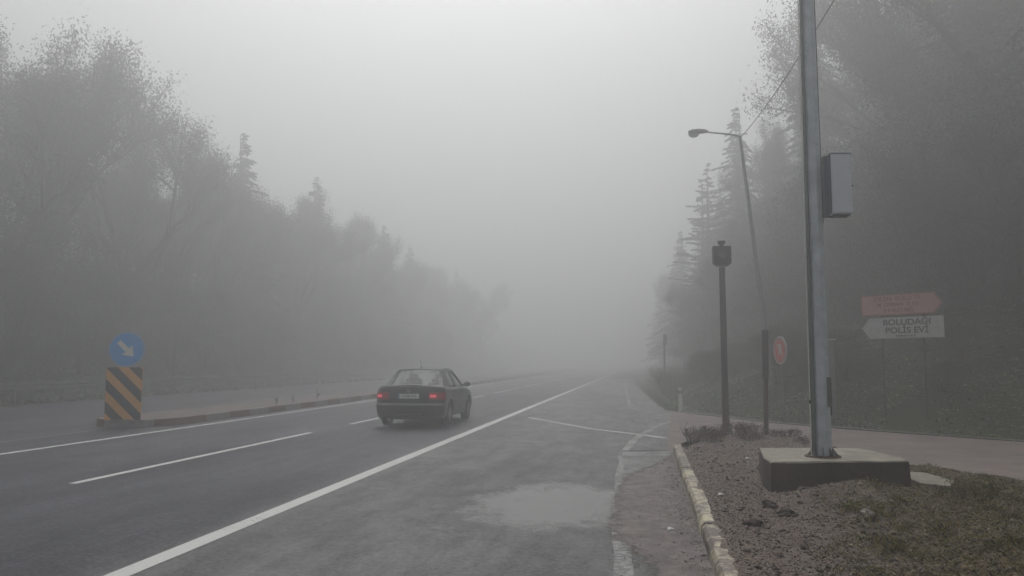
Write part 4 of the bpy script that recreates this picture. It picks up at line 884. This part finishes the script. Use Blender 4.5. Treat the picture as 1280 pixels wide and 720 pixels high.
def lp_(lv):
    z0, w_, yr, yf = lv; P = []
    for k, t in OUT:
        if k == 'r': x, y = t * (w_ - rc), yr
        elif k == 'cr': x, y = w_ - rc + rc * math.sin(t * math.pi / 2), yr + rc * (1 - math.cos(t * math.pi / 2))
        elif k == 's': x, y = w_, yr + rc + t * (yf - yr - rc - .4)
        elif k == 'cf': x, y = w_ - .4 + .4 * math.cos(t * math.pi / 2), yf - .4 + .4 * math.sin(t * math.pi / 2)
        elif k == 'f': x, y = t * (w_ - .4), yf
        elif k == 'cfl': x, y = -(w_ - .4) - .4 * math.sin(t * math.pi / 2), yf - .4 + .4 * math.cos(t * math.pi / 2)
        elif k == 'sl': x, y = -w_, yr + rc + t * (yf - yr - rc - .4)
        else: x, y = -(w_ - rc) - rc * math.cos(t * math.pi / 2), yr + rc * (1 - math.sin(t * math.pi / 2))
        y += .05 * (x / w_) ** 2 * (1 if y < 1 else -1) * (k in 'r f cr crl cf cfl'.split())
        side = abs(x) > .62
        tz = topz(y); z = z0 if z0 <= .5 else .5 + (z0 - .5) * (tz - .5) / .5
        if side: z = max(z, arch(y) + (z0 - .2) * .02)
        P.append((x, y, z))
    return P
bd = MB(); Ls = [lp_(l) for l in levels]; nO = len(OUT)
for i in range(len(Ls) - 1):
    bd.add(Ls[i] + Ls[i + 1], [(k, (k + 1) % nO, nO + (k + 1) % nO, nO + k) for k in range(nO)])
# deck: bonnet, boot lid and a closed shelf under the glass
cols = np.linspace(-1, 1, 13); P = []
ysd = np.linspace(.17, 4.03, 60)
for y in ysd:
    wt = .755 * min(1, ((y - .15) / .26 + .02) ** .35 if y < .41 else 1) * min(1, ((4.06 - y) / .4) ** .5 if y > 3.66 else 1)
    P.append([(c * wt, y, topz(y) + .025 * (1 - c * c) * (1 if y < .8 or y > 3.0 else -2.5)) for c in cols])
bd.grid(P); bo = bd.build('body', 'paint', car, smooth=True)
MB().box((0, 2.2, .33), (1.3, 4.0, .26)).box((0, .42, .40), (1.1, .6, .34)).build('underbody', 'trim', car)
MB().box((0, .93, .52), (1.62, .66, .28)).box((0, 3.46, .52), (1.62, .66, .28)).build('wheel_housing', 'black', car)
# greenhouse
def SX(z): return .742 + (.545 - .742) * (z - .94) / (1.375 - .94)
def quad(y0b, y1b, y0t, y1t, zb=.93, zt=1.375, s=1, n=4, bow=.012):
    P = []
    for i in range(n + 1):
        t = i / n; z = zb + (zt - zb) * t; b = bow * math.sin(math.pi * t)
        P.append([(s * (SX(z) + b), a, z) for a in (y0b + (y0t - y0b) * t, y1b + (y1t - y1b) * t)])
    return P
for s in (-1, 1):
    fr_ = MB()
    for q in ((.60, 1.02, 1.20, 1.50), (2.02, 2.10, 1.95, 2.04), (3.00, 3.10, 2.34, 2.44), (1.02, 1.10, 1.50, 1.56)):
        fr_.slab(quad(*q, s=s), .02 * -s)
    fr_.slab([[(s * SX(1.33), 1.32, 1.34), (s * SX(1.33), 1.7, 1.355), (s * SX(1.33), 2.40, 1.345)], [(s * SX(1.39), 1.25, 1.375), (s * SX(1.39), 1.7, 1.395), (s * SX(1.39), 2.42, 1.375)]], .02 * -s)
# rear corner panels between the glass and the side pillar
    fr_.slab([[(s * .742, .60, .95), (s * .60, .66, 1.0)], [(s * .65, .93, 1.17), (s * .565, .96, 1.19)], [(s * .545, 1.20, 1.375), (s * .49, 1.22, 1.385)]], .015 * s)
    fr_.slab([[(s * .742, 3.10, .93), (s * .67, 3.16, .95)], [(s * .545, 2.44, 1.375), (s * .49, 2.46, 1.385)]], -.015 * s)
    fr_.build('pillars', 'paint', car)
rf = MB(); P = []
for y in np.linspace(1.18, 2.50, 14):
    t = (y - 1.18) / 1.32; zc_ = 1.385 + .045 * math.sin(math.pi * min(1, max(0, t))) ** .7; P.append([(c * .552, y, zc_ - .03 * abs(c) ** 2.5) for c in np.linspace(-1, 1, 11)])
rf.slab(P, -.02); rf.build('roof', 'paint', car, smooth=True)
MB().grid([[(c * (.63 - .13 * t), .67 + .55 * t - .03 * (1 - c * c), .985 + .40 * t + .012 * (1 - c * c)) for c in np.linspace(-1, 1, 9)] for t in np.linspace(0, 1, 5)]).build('rear_window', 'glass', car, smooth=True)
MB().grid([[(c * (.68 - .18 * t), 3.14 - .68 * t + .05 * (1 - c * c), .95 + .43 * t + .01 * (1 - c * c)) for c in np.linspace(-1, 1, 9)] for t in np.linspace(0, 1, 5)][::-1]).build('windscreen', 'glass', car, smooth=True)
for s in (-1, 1):
    for q in ((1.09, 2.03, 1.55, 1.96), (2.09, 3.01, 2.03, 2.36)): MB().grid([[(x - s * .008, y, z) for x, y, z in r_] for r_ in quad(*q, s=s, zt=1.35)]).build('side_window', 'glass', car)
    MB().slab([[(s * .845, y, .955 if y > 1 else .965) for y in (1.0, 1.9, 2.95)], [(s * .77, y, .975) for y in (1.0, 1.9, 2.95)]], -.004 * s).build('window_trim', 'trim', car) if False else None
    MB().box((s * .878, 2.25, .56), (.016, 1.7, .055)).build('side_strip', 'strip', car, bevel=.006)
    dr = MB()
    for yy in (1.30, 2.07, 3.02): dr.box((s * .8665, yy, .64), (.006, .010, .52))
    dr.build('door_seams', 'black', car)
    for yy in (1.50, 2.33): MB().box((s * .878, yy + .05, .81), (.02, .16, .028)).build('door_handle', 'trim', car, bevel=.006)
    mr_ = MB(); mr_.lathe([(0, -.07), (.055, -.065), (.075, 0), (.06, .07), (0, .09)], (0, 0, 0), 'Y', 14)
    mr_.v = [(s * .93 + x * 1.3, 2.78 + y, .99 + z) for x, y, z in mr_.v]; mr_.box((s * .82, 2.80, .955), (.12, .05, .04)); mo = mr_.build('door_mirror', 'paint', car, smooth=True)
    mg = MB().lathe([(0, -.075), (.05, -.072)], (0, 0, 0), 'Y', 14); mg.v = [(s * .93 + x * 1.3, 2.78 + y, .99 + z) for x, y, z in mg.v]; mg.build('mirror_glass', 'chrome', mo)
# seats seen through the glass
for x in (-.36, .36):
    st = MB().box((x, 2.05, .88), (.46, .12, .56), Matrix.Rotation(R(12), 3, 'X')).build('front_seat', 'cloth', car, bevel=.04); MB().box((x, 1.98, 1.21), (.26, .08, .16)).build('headrest', 'cloth', st, bevel=.03)
    MB().box((x, 1.16, 1.02), (.24, .07, .12)).build('rear_headrest', 'cloth', car, bevel=.03)
MB().box((0, 1.18, .93), (1.25, .14, .16)).build('rear_seat', 'cloth', car, bevel=.03); MB().box((0, 2.85, .93), (1.3, .3, .08)).build('dashboard', 'trim', car, bevel=.03)
MB().box((0, 2.72, 1.30), (.2, .02, .055)).build('rear_view_mirror', 'trim', car)
# rear end
def wrap(x0, x1, z0, z1, off, n=8, zs=3):
    """patch lying on the rear face and round the corner"""
    P = []
    for zz in np.linspace(z0, z1, zs):
        row = []
        w_ = float(np.interp(zz, [l[0] for l in levels], [l[1] for l in levels])); yr = float(np.interp(zz, [l[0] for l in levels], [l[2] for l in levels]))
        for u in np.linspace(x0, x1, n):
            # u beyond (w-rc) runs round the corner by arc length
            s = 1 if u > 0 else -1; a = abs(u)
            if a <= w_ - rc: x, y, nx_, ny_ = a, yr + .05 * (a / w_) ** 2, 0, -1
            else:
                th = min((a - (w_ - rc)) / rc, math.pi / 2); x, y = w_ - rc + rc * math.sin(th), yr + rc * (1 - math.cos(th)); y += .05 * (x / w_) ** 2; nx_, ny_ = math.sin(th), -math.cos(th)
            row.append((s * (x + nx_ * off), y + ny_ * off, zz))
        P.append(row)
    return P
for s in (-1, 1):
    a, b = (.50, .95) if s > 0 else (-.95, -.50)
    tl = MB().slab(wrap(a, b, .69, .86, .004, 12), .016 if True else 0).build('tail_lamp', 'tail', car, smooth=True)
    a, b = (.53, .67) if s > 0 else (-.80, -.66)
    MB().grid(wrap(a, b, .74, .80, .024, 5, 2)).build('lamp_bulb', 'brake', tl)
MB().slab(wrap(-.98, .98, .545, .60, .006, 40), .016).build('bumper_strip', 'strip', car, smooth=True)
MB().slab(wrap(-.42, .42, .23, .30, .004, 10), .010).build('lower_valance', 'trim', car)
MB().grid(wrap(-.30, .34, .315, .335, .012, 8, 2)).build('bumper_slot', 'strip', car)
pl = MB().box((0, .045, .765), (.52, .012, .115)).build('number_plate', 'white', car, bevel=.004)
text_part('plate_characters', '14 BE 035', 'galv_grey', pl, .085, (.02, .0375, .765), (R(90), 0, 0)); MB().box((-.24, .038, .765), (.035, .004, .105)).build('plate_band', mat('dull_blue_band', (.08, .12, .22)), pl)
MB().lathe([(.034, -.008), (.056, -.014), (.056, 0), (.034, 0)], (0, .078, .905), 'Y', 20).add([(-.03, .068, .925), (-.018, .068, .925), (0, .068, .885), (.018, .068, .925), (.03, .068, .925), (.006, .068, .872), (-.006, .068, .872)], [(0, 1, 2, 6), (2, 3, 4, 5), (2, 5, 6)]).build('badge', 'chrome', car)
MB().box((0, .058, .845), (.56, .02, .018)).build('plate_lamp_strip', 'trim', car)
MB().grid([[(x, .115 - .02, z + 0) for x in (-.62, .62)] for z in (.945, .950)]).build('boot_seam', 'black', car)
MB().tube([(-.48, .02, .215), (-.48, .3, .225)], .028, 10).build('exhaust_pipe', 'chrome', car)
MB().tube([(0, 1.36, 1.41), (0, 1.33, 1.46)], .018, 8).build('aerial_base', 'trim', car); MB().tube([(0, 1.33, 1.45), (0, 1.20, 1.66)], .0035, 5).build('aerial', 'trim', car)
for s in (-1, 1): MB().slab([[(s * .35, 4.36, .58), (s * .72, 4.22, .58)], [(s * .35, 4.32, .68), (s * .72, 4.16, .68)]], -.03 * s).build('headlight', 'dirtywhite', car)
for s in (-1, 1):
    for y in (.93, 3.46):
        wh = bpy.data.objects.new('wheel', None); C.objects.link(wh); wh.parent = car; wh.location = (s * .755, y, .304); wh.empty_display_size = .1
        MB().lathe([(.19, -.09), (.27, -.095), (.30, -.08), (.304, -.05), (.304, .05), (.30, .08), (.27, .095), (.19, .09)], (0, 0, 0), 'X', 32).build('tyre', 'black', wh, smooth=True)
        rm = MB(); rm.lathe([(.20, .088 * s), (.185, .075 * s), (.18, .02 * s), (.0, .01 * s)], (0, 0, 0), 'X', 32); rm.lathe([(0, .085 * s), (.035, .08 * s), (.045, .03 * s)], (0, 0, 0), 'X', 14)
        for k in range(7):
            rot = Matrix.Rotation(2 * math.pi * k / 7, 3, 'X'); rm.box(rot @ Vector((.06 * s, 0, .11)), (.02, .035, .16), rot)
        rm.build('rim', 'alloy', wh)
